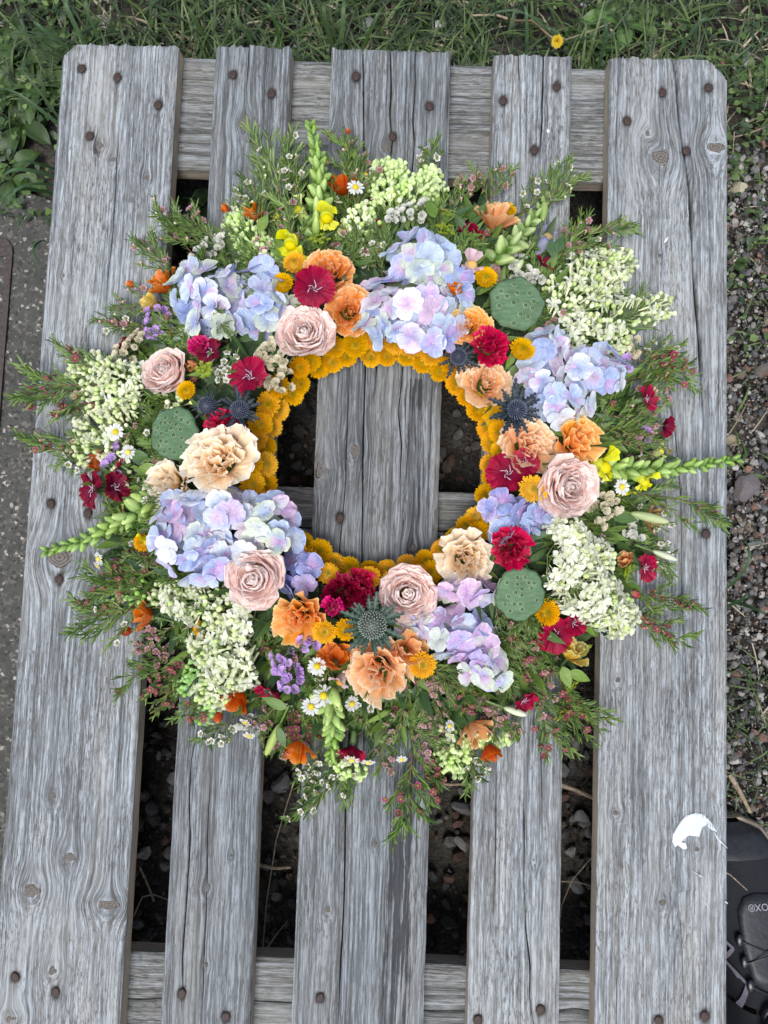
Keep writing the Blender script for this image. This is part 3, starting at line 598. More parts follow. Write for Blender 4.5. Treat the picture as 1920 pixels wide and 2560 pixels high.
for i, (x, y, r, K, kd, N, dz, sq, tl, ln, lab) in enumerate((
        (712, 578, 52, OR, 'tight', 24, .012, (1, .95, 1), .2, 1.4, 'dusty orange ruffled bloom above the dark red pink'),
        (757, 672, 50, OR, 'tight', 22, .012, (.95, 1.05, 1), .3, -.6, 'orange bloom with a cream frilled heart beside the top hydrangea'),
        (1016, 700, 44, OY, 'tight', 26, .012, (1, 1, 1), .1, 0, 'small orange rose shaped bloom above the blue thistle'),
        (1054, 824, 54, PE, 'tight', 24, .010, (1, .95, 1), .2, .5, 'peach ruffled bloom between two blue thistles'),
        (472, 990, 70, CR, 'lisianthus', 23, .020, (1.28, .88, 1), .15, 2, 'large cream and apricot carnation beside the left lotus pod'),
        (362, 1048, 58, CR, 'lisianthus', 16, .004, (1.05, .95, 1), .4, 3.6, 'cream frilled carnation behind the lower left hydrangea'),
        (1006, 1207, 60, CR, 'lisianthus', 18, .014, (1, 1, 1), .1, -1, 'cream frilled carnation at the lower right of the yellow ring'),
        (1145, 962, 62, PE, 'lisianthus', 20, .004, (1.1, .85, 1), .2, .1, 'peach frilled bloom below the blue thistle'),
        (1252, 946, 56, OY, 'lisianthus', 14, .010, (1.05, .95, 1), .35, .4, 'orange and cream bloom above the yellow snapdragon'),
        (642, 1340, 58, OY, 'lisianthus', 15, .008, (1.05, .9, 1), .3, -2, 'striped orange frilled bloom below the purple hydrangea'),
        (822, 1455, 70, PE, 'lisianthus', 15, .014, (.95, 1.12, 1), .25, -1.6, 'large apricot lisianthus with white frills at the bottom'))):
    bloom('ruffled_bloom', lab, kd, x, y, r, K, 130 + i, N, dz=dz, sq=sq, tilt=tl, lean=ln, spin=i * 1.3)
CRIM = ((.26, .003, .02), (.44, .006, .045), (.50, .008, .06), (.62, .02, .10)); DARK = ((.12, .002, .01), (.20, .003, .025), (.24, .004, .035), (.30, .006, .05)); MAG = ((.35, .005, .06), (.55, .012, .13), (.62, .02, .17), (.68, .05, .22))
for i, (x, y, r, K, N, dz, tl, ln, lab) in enumerate((
        (1062, 745, 46, CRIM, 17, .012, .15, 0, 'crimson ruffled carnation beside the upper right lotus pod'), (1107, 1187, 47, CRIM, 17, .014, .15, -1, 'crimson ruffled carnation above the lower right lotus pod'),
        (484, 917, 48, CRIM, 14, .008, .25, 1, 'crimson carnation above the large cream carnation'), (776, 1268, 40, CRIM, 16, .010, .2, 1, 'crimson carnation at the bottom of the yellow ring'),
        (735, 1290, 48, DARK, 13, .000, .3, -2, 'dark crimson carnation behind the small pink bud'), (720, 1312, 23, MAG, 13, .016, .3, 0, 'small bright magenta carnation bud'),
        (428, 742, 26, MAG, 13, .016, .3, 2, 'small bright magenta carnation above the left rose'), (1023, 495, 33, DARK, 16, .0, .6, 1.2, 'dark red carnation among the top greenery'),
        (264, 745, 26, DARK, 13, .0, .9, 2.8, 'dark red carnation at the upper left edge'))):
    bloom('carnation', lab, 'carnation', x, y, r, K, 160 + i, N, M_CARN, dz=dz, tilt=tl, lean=ln, spin=i)
# ---- flat pinks: five or six broad toothed petals round white stamens
def dianthus(x, y, r, K, seed, label, dz=0., tilt=None, lean=None, np_=6, cup=0.):
    rng = rnd(seed); M, z = place(x, y, dz, tilt, lean, rng.uniform(0, 6)); R = mm(r, z); h = MB()
    for k in range(7):
        a = k * 2.4; q = .08 * R * math.sqrt(k); tube(h, [(q * .3 * math.cos(a), q * .3 * math.sin(a), -.1 * R), (q * math.cos(a), q * math.sin(a), .16 * R), (q * 2 * math.cos(a + .6), q * 2 * math.sin(a + .6), .22 * R)], R * .018, (.55, .45, .52), 4)
    tube(h, [(0, 0, -.9 * R), (0, 0, -.12 * R)], [R * .16, R * .2], (.10, .17, .06), 8)
    o = link('pink_flower', h.mesh('stamens', M_BUD), wreath, M, label=label)
    for k in range(np_):
        mb = MB(); kk = [np.array(c) * rng.uniform(.85, 1.1) for c in K]
        petal(mb, 2 * PI * k / np_ + rng.normal() * .08, R * .06, R * .95, 1.25 - cup + rng.normal() * .08, 1.50 - cup + rng.normal() * .32, R * 1.12, R * 1.2, kk, z0=(k % 2) * .05 * R - .02 * R,
              ruf=R * .085, nf=1.8, ph=rng.uniform(0, 6), ser=R * .07, nser=15, fan=True, n=8, m=21, corner=.22)
        sub(o, 'petal', mb.mesh('petal', M_CARN), Matrix())
DC = ((.16, .002, .03), (.33, .004, .04), (.36, .005, .045)); DM = ((.10, .003, .03), (.17, .002, .02), (.20, .003, .03))
for i, (x, y, r, K, dz, tl, ln, cup, lab) in enumerate((
        (678, 623, 49, DC, .014, .1, -1, .1, 'flat deep crimson flower with pale stamens above the top rose'), (541, 816, 47, DC, .010, .3, 2.6, .1, 'flat deep crimson flower beside the left blue thistles'),
        (456, 762, 32, DM, .004, .3, 2, .1, 'dark red flower behind the small magenta carnation'), (204, 1058, 42, DM, .010, .75, 3.3, .15, 'dark maroon flower facing outward on the left edge'),
        (248, 1052, 34, DM, .012, .85, .2, .2, 'dark maroon flower turned sideways at the left edge'), (262, 1006, 17, DC, .012, 1.2, 2.6, .3, 'small crimson flower by the lilac statice'), (1096, 1024, 48, DC, .004, .25, 2.8, .1, 'dark crimson flower left of the right yellow mum'),
        (1132, 1000, 34, DC, .006, .3, .5, .15, 'dark crimson flower below the peach bloom'), (1196, 1370, 42, DC, .006, .3, -.8, .1, 'deep crimson flower below the right yellow mum'),
        (1238, 1345, 30, DC, .008, .5, 0, .2, 'small crimson flower beside the white lilac'), (1390, 1226, 33, DC, .014, .7, -.2, .2, 'crimson flower on the right edge by the white lilac'),
        (583, 1487, 34, DC, .0, 1.0, -1.9, .2, 'crimson flower beside the purple statice'), (762, 1612, 36, DC, .012, .9, -1.6, .4, 'crimson flower hanging over the bottom edge'),
        (1130, 1510, 32, DC, .010, .85, -.9, .3, 'crimson flower turned sideways at the lower right'), (1393, 862, 32, DC, .014, .8, .1, .3, 'dark red flower at the right edge under the hydrangea'),
        (1432, 920, 28, DM, .014, .75, -.3, .3, 'small dark red flower farthest out on the right'), (1172, 574, 26, DC, .0, .9, .9, .2, 'small crimson flower behind the white statice'), (812, 490, 20, DC, -.01, .6, 1.5, .2, 'small dark red flower deep among the top lilac'))):
    dianthus(x, y, r, K, 200 + i, lab, dz, tl, ln, 6 if r > 30 else 5, cup)
# ---- cup shaped orange flowers and buds round the outside
def cupflower(x, y, r, K, seed, label, dz=0., tilt=1.1, lean=None, N=7, open_=.5, name='orange_cup_flower'):
    rng = rnd(seed); M, z = place(x, y, dz, tilt, lean, rng.uniform(0, 6)); R = mm(r, z); h = MB()
    tube(h, [(0, 0, -R * 1.9), (R * .1, 0, -R * 1.2), (0, 0, -R * .55)], [R * .07, R * .07, R * .12], (.12, .2, .05), 6); ellipsoid(h, (0, 0, -R * .5), (R * .22, R * .22, R * .22), (.12, .2, .05), (.2, .22, .06))
    o = link(name, h.mesh('calyx', M_LEAF), wreath, M, label=label)
    for k in range(N):
        mb = MB(); kk = [np.array(c) * rng.uniform(.85, 1.1) for c in K]; f = k / N
        petal(mb, k * 2.4 + rng.normal() * .1, R * (.08 + .1 * f), R * (1.35 - .1 * f), .75 * (.5 + f) , -.15 + open_ * (f + .3) * 2 + rng.normal() * .15, R * (1.0 + .35 * f), R * (.5 + .25 * f), kk, z0=-R * .55,
              ruf=R * .07, nf=1.6 + rng.random(), ph=rng.uniform(0, 6), ser=R * .035, nser=15, fan=True, n=8, m=15, corner=.3)
        sub(o, 'petal', mb.mesh('petal', M_PET), Matrix())
KO = ((.60, .10, .01), (.72, .19, .03), (.78, .36, .07)); KR = ((.45, .05, .01), (.58, .10, .02), (.66, .20, .04)); KP = ((.70, .22, .08), (.80, .42, .18), (.84, .60, .34)); KY = ((.74, .38, .05), (.76, .60, .16), (.80, .74, .36))
for i, (x, y, r, K, dz, tl, ln, op, lab) in enumerate((
        (545, 462, 30, KO, .006, .9, 2.2, .5, 'orange frilled flower among the upper left greenery'), (352, 612, 38, KO, .008, .9, 2.4, .55, 'orange frilled flower at the upper left edge'),
        (325, 655, 28, KY, .006, .9, 2.9, .5, 'pale yellow flower below the upper left orange flower'), (740, 402, 36, KR, .006, .9, 1.9, .5, 'rust orange flower beside the top snapdragon'),
        (1072, 472, 46, KP, .006, .8, 1.3, .6, 'striped peach and orange flower at the upper right'), (312, 1330, 32, KO, .012, 1.1, 2.9, .45, 'orange cup flower on the lower left edge'),
        (513, 1512, 36, KR, .010, 1.0, -2.0, .55, 'red orange flower below the lower left lilac'), (642, 1620, 36, KO, .012, 1.1, -1.9, .5, 'orange and yellow flower on the bottom edge'),
        (1025, 1578, 42, KP, .010, .9, -.8, .55, 'peach orange flower at the lower right edge'), (1058, 1624, 28, KR, .012, 1.2, -1.3, .3, 'red orange tulip shaped flower at the bottom right'),
        (725, 1424, 38, KO, .004, .5, 1.4, .35, 'orange cup flower beside the bottom chamomile'), (1236, 1408, 36, KY, .008, .9, 1.2, .35, 'pale yellow tulip shaped flower at the lower right'),
        (984, 626, 22, KO, .024, .4, 1.4, .1, 'small orange bud on top of the middle hydrangea'), (212, 1000, 28, KR, .0, .8, 3.2, .4, 'rust orange flower below the left lilac'), (1405, 1120, 30, KP, .0, .9, 0, .4, 'peach flower at the right edge'),
        (1352, 1210, 22, KP, .008, .9, 2.6, .2, 'slim yellow orange flower beside the white lilac'), (878, 1402, 40, KP, .0, .3, .7, .5, 'peach petals behind the large apricot lisianthus'))):
    cupflower(x, y, r, K, 240 + i, lab, dz, tl, ln, 7, op)
for i, (x, y, r, K, tl, ln, z) in enumerate(((275, 1362, 19, KR, 1.35, 3.3, .035), (472, 1547, 19, KR, 1.35, -2.1, .035), (488, 452, 17, KO, 1.3, 2.3, .045), (752, 285, 10, KR, 1.3, 1.7, .03), (283, 614, 15, KO, 1.3, 2.9, .045), (415, 788, 23, KP, .7, -1.6, .092), (1098, 1596, 9, KO, 1.35, -1, .03), (1370, 1283, 15, ((.7, .5, .3), (.6, .05, .1), (.62, .06, .1)), 1.3, -.3, .05))):
    cupflower(x, y, r, K, 280 + i, 'small closed orange flower bud' if K is not KP else 'small yellow and pink rose bud', 0, tl, ln, 6, -.15, 'flower_bud')
# ---- hydrangeas
HC = [(.46, .56, .82), (.35, .42, .78), (.58, .69, .84), (.54, .49, .77), (.72, .54, .70), (.76, .80, .84), (.28, .28, .70), (.70, .76, .70)]
def floret(R, rng, pal, fresh=1.):
    mb = MB(); c1 = np.array(HC[pal[rng.integers(len(pal))]]); c2 = np.array(HC[pal[rng.integers(len(pal))]])
    rim = c1 * .5 + np.array([.80, .84, .90]) * .5 if rng.random() < .72 else c1 * .5 + np.array([.76, .45, .66]) * .5
    if rng.random() < .14: c1 = np.array((.66, .74, .58)); rim = np.array((.74, .80, .62))
    for k in range(4):
        kb = c2 * .85 if rng.random() < .78 else np.array((.60, .38, .66))
        petal(mb, k * PI / 2 + rng.normal() * .12, R * .03, R * rng.uniform(.9, 1.08), 1.25 + rng.normal() * .13, 1.50 + rng.normal() * .38, R * rng.uniform(.98, 1.22), R * rng.uniform(1.1, 3), (kb, c1 * rng.uniform(.9, 1.08), rim), z0=(k % 2) * R * .05,
              ruf=R * .03, nf=1.3, ph=rng.uniform(0, 6), n=7, m=9, p1=.55, p2=2.6)
    ellipsoid(mb, (0, 0, R * .05), (R * .06,) * 3, (.45, .45, .62), (.62, .62, .74), 4, 6)
    return mb
def hydrangea(label, blobs, seed, pal, h=.022, dz=0., R=33, gap=27, extra=()):
    rng = rnd(seed); x0 = np.mean([b[0] for b in blobs]); y0 = np.mean([b[1] for b in blobs]); M, z = place(x0, y0, -.02 + dz, 0); core = MB()
    Mi = M.inverted()
    for bx, by, brx, bry in blobs:
        p = Mi @ (D(bx, by, z) - WL); ellipsoid(core, (p.x, p.y, 0), (mm(brx * .62, z), mm(bry * .62, z), h * .9), (.06, .1, .04), (.16, .2, .1), 6, 12)
    o = link('hydrangea_head', core.mesh('hydrangea_stalks', M_LEAF), wreath, M, label=label); pts = []
    for bi, (bx, by, brx, bry) in enumerate(blobs):
        tries = 0
        while tries < 500:
            tries += 1; q = math.sqrt(rng.random()); a = rng.uniform(0, 2 * PI); ux, uy = q * math.cos(a), q * math.sin(a); X, Y = bx + ux * (brx - R * .62), by + uy * (bry - R * .62)
            if any((X - p[0]) ** 2 + (Y - p[1]) ** 2 < gap ** 2 for p in pts): continue
            pts.append((X, Y, ux, uy, q))
    for lay, P in (('t', pts),):
        for X, Y, ux, uy, q in P:
            zz = z + h * (.55 + .9 * math.sqrt(max(0, 1 - q * q * .92))) + rng.uniform(-.004, .006)
            N = Vector((ux * 1.0 + rng.normal() * .38, -uy * 1.0 + rng.normal() * .38, .75 + .5 * (1 - q)))
            f = floret(mm(R * rng.uniform(.85, 1.12), zz), rng, pal)
            sub(o, 'floret', f.mesh('floret', M_HYD), Mi @ frame(N, rng.uniform(0, 6), D(X, Y, zz) - WL))
    # a second, lower layer that closes the gaps
    for k in range(int(len(pts) * .9)):
        b = blobs[rng.integers(len(blobs))]; q = math.sqrt(rng.random()); a = rng.uniform(0, 6.3); X, Y = b[0] + q * math.cos(a) * (b[2] - R * .75), b[1] + q * math.sin(a) * (b[3] - R * .75)
        zz = z + h * (.2 + .7 * math.sqrt(max(0, 1 - q * q))) - .002
        N = Vector((math.cos(a) * q + rng.normal() * .4, -math.sin(a) * q + rng.normal() * .4, .8))
        sub(o, 'floret', floret(mm(R * .9, zz), rng, pal).mesh('floret', M_HYD), Mi @ frame(N, rng.uniform(0, 6), D(X, Y, zz) - WL))
hydrangea('pale blue and lilac hydrangea at the upper left', [(452, 632, 98, 72), (552, 645, 92, 88), (470, 690, 80, 45)], 301, [0, 1, 2, 5, 5, 1, 3, 2, 0], dz=.004)
hydrangea('large blue and lilac hydrangea at the top', [(905, 560, 85, 72), (880, 650, 110, 85), (960, 650, 72, 90), (930, 715, 70, 58), (825, 700, 60, 48)], 302, [0, 2, 5, 3, 4, 0, 2, 2, 1], h=.026, dz=.004)
hydrangea('blue and pink hydrangea on the right', [(1190, 745, 55, 50), (1170, 800, 72, 50), (1285, 800, 80, 62), (1220, 860, 82, 62)], 303, [0, 2, 4, 5, 0, 2, 5], dz=.006)
hydrangea('large pale blue hydrangea at the lower left', [(400, 1150, 82, 105), (480, 1110, 95, 62), (560, 1120, 88, 66), (430, 1210, 85, 55), (610, 1165, 48, 40), (500, 1190, 60, 45)], 304, [0, 2, 5, 3, 0, 5, 4], h=.026, dz=.002)
hydrangea('small blue hydrangea above the right carnation', [(1095, 1105, 60, 42), (1155, 1110, 56, 52), (1110, 1150, 62, 34)], 305, [0, 1, 3, 0], h=.014, dz=.004, R=34)
hydrangea('lilac hydrangea at the lower right', [(1015, 1275, 78, 36), (905, 1345, 46, 42), (990, 1372, 78, 66), (1050, 1440, 58, 64)], 306, [3, 4, 5, 3, 0, 7], h=.018, dz=.0)
hydrangea('small dusky purple hydrangea beside the lower left rose', [(645, 1245, 52, 66)], 307, [1, 6, 3, 3], h=.014, dz=.002, R=33, gap=30)
hydrangea('few pale blue petals beside the left rose', [(412, 742, 36, 40)], 308, [2, 5, 5], h=.010, R=32, gap=36)
# ---- lotus seed pods
def lotus(x, y, rx, ry, seed, label, nh, dz, tilt, lean, sp):
    rng = rnd(seed); M, z = place(x, y, dz, tilt, lean, 0); R = mm(rx, z); n, m = 60, 150
    s = np.linspace(0, 1, n); a = np.linspace(0, 2 * PI, m, endpoint=False); wob = 1 + .030 * np.sin(5 * a + seed) + .018 * np.sin(9 * a + 1) + .015 * np.sin(14 * a)
    X = s[:, None] * np.cos(a) * wob; Y = s[:, None] * np.sin(a) * wob * ry / rx; Z = .10 * (1 - s[:, None] ** 2) + 0 * X - .10 * np.clip(s[:, None] - .93, 0, 1) / .07 * .6
    Z += .006 * np.sin(7 * X + seed) * np.cos(6 * Y)
    holes = []; k = 0
    while len(holes) < nh and k < 4000:
        k += 1; q = .80 * math.sqrt(rng.random()); t = rng.uniform(0, 6.3); p = (q * math.cos(t), q * math.sin(t) * ry / rx)
        if all((p[0] - h[0]) ** 2 + (p[1] - h[1]) ** 2 > sp ** 2 for h in holes): holes.append(p)
    col = np.broadcast_to(np.array([.080, .140, .078]), X.shape + (3,)).copy() * (1 + .12 * np.sin(5 * X + 2)[..., None] * np.cos(4 * Y + 1)[..., None])
    for hx, hy in holes:
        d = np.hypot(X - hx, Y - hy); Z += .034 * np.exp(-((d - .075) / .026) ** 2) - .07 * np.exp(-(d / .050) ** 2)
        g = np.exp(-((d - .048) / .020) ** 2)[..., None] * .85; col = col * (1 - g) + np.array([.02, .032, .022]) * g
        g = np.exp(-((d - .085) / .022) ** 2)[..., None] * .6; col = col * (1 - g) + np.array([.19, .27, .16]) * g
    for q_ in range(9):
        bx, by = rng.uniform(-.8, .8, 2); g = np.clip(1 - np.hypot((X - bx) / rng.uniform(.03, .14), (Y - by) / rng.uniform(.03, .10)), 0, 1)[..., None] * .5; col = col * (1 - g) + np.array([.10, .10, .05]) * g
    col = col * (1 + rng.normal(size=(n, m, 1)) * .05); Z = Z + rng.normal(size=Z.shape) * .0018
    e = np.clip((s - .95) * 18, 0, 1)[:, None, None]; col = col * (1 - e) + np.array([.05, .085, .035]) * e
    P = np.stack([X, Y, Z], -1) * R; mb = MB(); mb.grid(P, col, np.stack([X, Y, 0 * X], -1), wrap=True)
    q = np.array([1., .99, .9, .7, .4, .16, .1]); h = np.array([-.06, -.13, -.30, -.55, -.8, -1.0, -1.5])
    rib = 1 + .03 * np.sin(16 * a)
    P2 = np.stack([q[:, None] * np.cos(a) * wob * rib, q[:, None] * np.sin(a) * wob * rib * ry / rx, h[:, None] + 0 * a], -1) * R
    mb.grid(P2, (.07, .12, .05), wrap=True)
    o = link('lotus_seed_pod', mb.mesh('pod', M_POD), wreath, M, label=label)
    sm = MB(); ellipsoid(sm, (0, 0, 0), (.045, .045, .05), (.03, .05, .03), (.14, .20, .12), 5, 8); ellipsoid(sm, (0, 0, .05), (.010, .010, .012), (.1, .1, .06), (.20, .2, .12), 4, 5); sm = sm.mesh('seed', M_POD)
    for hx, hy in holes: sub(o, 'seed', sm, Matrix.Translation((hx * R, hy * R, R * (.10 * (1 - hx * hx - hy * hy) - .045))) @ Matrix.Scale(R, 4))
lotus(1117, 655, 62, 60, 1, 'round green lotus seed pod at the upper right with fourteen sunken seeds', 14, .014, .12, 0, .24)
lotus(375, 935, 55, 59, 2, 'green lotus seed pod on the left with many small seeds', 24, .012, .15, 3, .2)
lotus(1124, 1284, 54, 58, 3, 'green lotus seed pod at the lower right beside the white lilac', 17, .006, .2, -1, .22)
# ---- thistles
def thistle(x, y, r, seed, label, K1, K2, dz, tilt=.15, lean=0, nb=18, dome=.32):
    rng = rnd(seed); M, z = place(x, y, dz, tilt, lean); R = mm(r, z); o_ = MB(); ellipsoid(o_, (0, 0, R * .12), (R * dome, R * dome, R * dome * 1.1), np.array(K2) * .5, K2, 8, 14)
    o = link('sea_holly_thistle', o_.mesh('thistle_head', M_THI), wreath, M, label=label); sp = MB(); n = 110
    for k in range(n):
        ph = math.acos(1 - .93 * (k + .5) / n); th = k * 2.39996; d = Vector((math.sin(ph) * math.cos(th), math.sin(ph) * math.sin(th), math.cos(ph)))
        b = MB(); b.grid(np.stack([np.stack([q * np.cos(np.linspace(0, 2 * PI, 5)[:-1]), q * np.sin(np.linspace(0, 2 * PI, 5)[:-1]), np.full(4, h)], -1) for q, h in ((.026, 0), (.030, .05), (.005, .11))]) * R, np.stack([np.broadcast_to(np.array(c), (4, 3)) for c in (np.array(K2) * .5, np.array(K2), np.clip(np.array(K2) * 3.4 + .09, 0, 1))]), wrap=True)
        sp.merge(b, frame(d, 0, Vector((d.x * dome, d.y * dome, d.z * dome * 1.1 + .12)) * R))
    sub(o, 'spiny_dome', sp.mesh('spines', M_THI), Matrix(), kind='stuff')
    for k in range(nb):
        th = 2 * PI * k / nb + rng.normal() * .1; L = R * rng.uniform(.72, .98) * (1 if k % 2 else .8); m = 11; s = np.linspace(0, 1, m)
        wv = L * .085 * np.sin(PI * np.clip(s * .93 + .07, 0, 1)) ** .7; wv = wv * np.where((np.arange(m) % 2) == 1, 1.9, .75); wv[-1] = L * .004
        t = np.array([-1, -.35, 0, .35, 1]); el = .35 * (1 if k % 2 else 1.9) + rng.normal() * .1
        x_ = R * dome * .75 + s * L * math.cos(el) * 1.0; z_ = R * .02 + s * L * math.sin(el) * (1 - .45 * s)
        sweep = np.where(np.abs(t) > .9, L * .04, 0)
        Pm = np.stack([x_[:, None] + sweep[None] * (np.arange(m) % 2)[:, None], wv[:, None] * t, z_[:, None] + np.abs(t) * wv[:, None] * .5], -1); b = MB()
        kk = np.array(K1) * rng.uniform(.8, 1.25); cc = np.broadcast_to(kk, (m, 5, 3)).copy(); cc[:, 2] = cc[:, 2] * 1.9 + .01
        b.grid(Pm, cc, np.stack([np.broadcast_to(s[:, None], (m, 5)), np.broadcast_to(t[None], (m, 5)), 0 * Pm[..., 0]], -1))
        sub(o, 'spiny_bract', b.mesh('bract', M_THI), Matrix.Rotation(th, 4, 'Z'))
BL1, BL2 = (.010, .018, .026), (.028, .036, .062)
thistle(990, 770, 48, 11, 'dark blue thistle at the top right of the yellow ring', BL1, BL2, .014, .3, -1.6, 16)
thistle(1113, 887, 62, 12, 'large dark blue thistle on the right', BL1, BL2, .018, .15, 0, 20, .28)
thistle(805, 1350, 64, 13, 'grey green thistle at the bottom of the yellow ring', (.028, .055, .040), (.10, .12, .10), .014, .1, 1.6, 24, .40)
thistle(450, 880, 36, 14, 'small dark blue thistle beside the left lotus pod', BL1, BL2, .004, .3, 2, 14, .5)
thistle(517, 888, 50, 15, 'dark blue thistle beside the crimson carnation on the left', BL1, BL2, .010, .3, .4, 16, .34)
# ---- lilac panicles
def lil(kind, seed, K=None):
    rng = rnd(seed); mb = MB(); gr, cr_, wh = np.array((.54, .66, .28)), np.array((.80, .84, .60)), np.array((.86, .87, .80))
    L = .0095
    if kind == 'bud':
        tube(mb, [(0, 0, 0), (0, 0, L * .5), (0, 0, L * .85)], [.0005, .0007, .0011], np.array([.38, .5, .22]), 5)
        ellipsoid(mb, (0, 0, L), (.0027, .0027, .0029), gr, cr_ if rng.random() < .5 else gr * 1.25, 5, 6)
    elif kind == 'half':
        tube(mb, [(0, 0, 0), (0, 0, L)], [.0008, .0018], cr_, 5)
        for k in range(4): petal(mb, k * PI / 2, .0006, .0056, .35, .4 + rng.normal() * .2, .0054, .0035, (cr_, cr_ * 1.1, wh), z0=L, n=5, m=5, p2=3.5)
    else:
        tube(mb, [(0, 0, 0), (0, 0, L)], [.0007, .0012], cr_, 5)
        for k in range(4): petal(mb, k * PI / 2 + rng.normal() * .08, .0005, .0078, 1.2, 1.6 + rng.normal() * .25, .0066, .0046, (cr_, wh, wh * 1.02), z0=L, n=5, m=5, p2=3.8)
    return mb
LM = {k: [lil(k, 400 + i) for i in range(3)] for k in ('bud', 'half', 'open')}
LME = {k: [m_.mesh('lilac_' + k, M_BUD if k == 'bud' else M_PET) for m_ in v] for k, v in LM.items()}
lil_left = [290]
def lilac(label, segs, seed, n, opn, zh=.022, dz=0., tint=(1, 1, 1), objs=36):
    'segs: (x0, y0, x1, y1, half width at base, at tip) in picture units'
    rng = rnd(seed); x0, y0 = segs[0][0], segs[0][1]; M, z = place(x0, y0, -.012 + dz, 0); Mi = M.inverted(); st = MB(); mass = MB(); items = []
    for (ax, ay, bx, by, w0, w1) in segs:
        A, B = D(ax, ay, z) - WL, D(bx, by, ring_z(math.hypot(bx - CX, by - CY)) + dz - .006) - WL; q = [Mi @ A.lerp(B, t) for t in (0, .35, .7, 1)]
        tube(st, [tuple(v) for v in q], [.0016, .0013, .001, .0005], (.10, .17, .05), 5)
    tot = sum(math.hypot(s_[2] - s_[0], s_[3] - s_[1]) * (s_[4] + s_[5]) for s_ in segs)
    for (ax, ay, bx, by, w0, w1) in segs:
        A, B = D(ax, ay, z), D(bx, by, ring_z(math.hypot(bx - CX, by - CY)) + dz - .006); ln = B - A; ld = ln.normalized(); sd_ = Vector((-ld.y, ld.x, 0)).normalized(); up = sd_.cross(ld) * -1
        if up.z < 0: up = -up
        for k in range(int(n * 1.6 * math.hypot(bx - ax, by - ay) * (w0 + w1) / tot)):
            t = rng.random() ** .85; W = 1.1 * mm(w0 + (w1 - w0) * t, z) * (1 if t < .85 else (1 - (t - .85) * 3)); a = rng.uniform(-.15, PI + .15); q = math.sqrt(rng.uniform(.15, 1))
            lat, hh = math.cos(a) * W * q, math.sin(a) * min(W, zh) * q
            base = A + ln * t + sd_ * lat * .78 + up * hh * .72
            N = (sd_ * math.cos(a) * (.55 + .5 * q) + up * (math.sin(a) * .9 + .3) + ld * (.25 + .6 * t) + Vector((rng.normal(), rng.normal(), rng.normal())) * .22).normalized()
            op = opn * (1 - t * .8); rr = rng.random(); kd = 'open' if rr < op else ('half' if rr < op + (1 - op) * .28 else 'bud')
            items.append((base.z + N.z * .01, kd, int(rng.integers(3)), frame(N, rng.uniform(0, 6), base - WL, rng.uniform(.85, 1.15))))
            if rng.random() < .2:
                p0 = A + ln * (t * .9) - WL; tube(st, [tuple(Mi @ p0), tuple(Mi @ (base - WL))], [.0008, .0005], (.14, .22, .06), 4)
    items.sort(key=lambda i: -i[0])
    o = link('lilac_panicle', st.mesh('lilac_stem', M_LEAF), wreath, M, label=label)
    k_ = min(objs, lil_left[0]); lil_left[0] -= k_
    for zq, kd, v, Mx in items[:k_]: sub(o, 'lilac_floret', LME[kd][v], Mi @ Mx)
    for zq, kd, v, Mx in items[k_:]: mass.merge(LM[kd][v], Mi @ Mx, np.array(tint) * rng.uniform(.88, 1.08))
    if mass.n: sub(o, 'lilac_florets', mass.mesh('lilac_florets', M_PET), Matrix(), kind='stuff')
lilac('cream and green lilac cluster above the left lotus pod', [(330, 840, 175, 800, 44, 30), (330, 850, 200, 865, 42, 26), (360, 850, 395, 880, 16, 12)], 501, 210, .22, objs=40)
lilac('green lilac cluster below on the left edge', [(300, 930, 185, 930, 34, 22), (290, 950, 170, 985, 34, 24), (300, 985, 250, 1000, 16, 12)], 502, 130, .10, objs=26)
lilac('green budded lilac at the top', [(850, 470, 840, 375, 52, 40), (880, 440, 935, 390, 36, 22), (800, 520, 765, 470, 34, 30)], 503, 250, .06, objs=40, tint=(.92, 1, .78), zh=.02)
lilac('greenish white lilac at the upper right', [(1180, 700, 1310, 570, 62, 40), (1240, 700, 1350, 560, 30, 18), (1210, 720, 1330, 740, 50, 30), (1300, 700, 1432, 662, 34, 14)], 504, 330, .36, objs=50)
lilac('full white lilac at the lower right', [(1180, 1200, 1290, 1230, 66, 64), (1230, 1250, 1345, 1340, 60, 32), (1200, 1170, 1230, 1140, 40, 36)], 505, 380, .9, objs=60, zh=.028, dz=.006)
lilac('white and green lilac at the lower left', [(560, 1340, 380, 1275, 44, 30), (560, 1380, 440, 1400, 56, 40), (530, 1400, 455, 1505, 56, 30), (440, 1310, 350, 1280, 30, 22)], 506, 420, .42, objs=60, zh=.026)
lilac('green lilac buds at the bottom', [(985, 1560, 975, 1650, 34, 26), (1080, 1560, 1060, 1600, 20, 14), (770, 1625, 745, 1655, 40, 24)], 507, 120, .04, objs=10, tint=(.92, 1, .75))
lilac('green lilac buds beside the top snapdragon', [(560, 560, 520, 470, 34, 22), (590, 600, 560, 540, 30, 30)], 508, 130, .04, objs=4, tint=(.9, 1, .75))
lilac('small green lilac sprays on the lower left edge', [(330, 1270, 220, 1300, 18, 14), (460, 1440, 400, 1480, 20, 16), (470, 1500, 440, 1540, 16, 12)], 509, 90, .03, objs=0, tint=(.7, .95, .6))
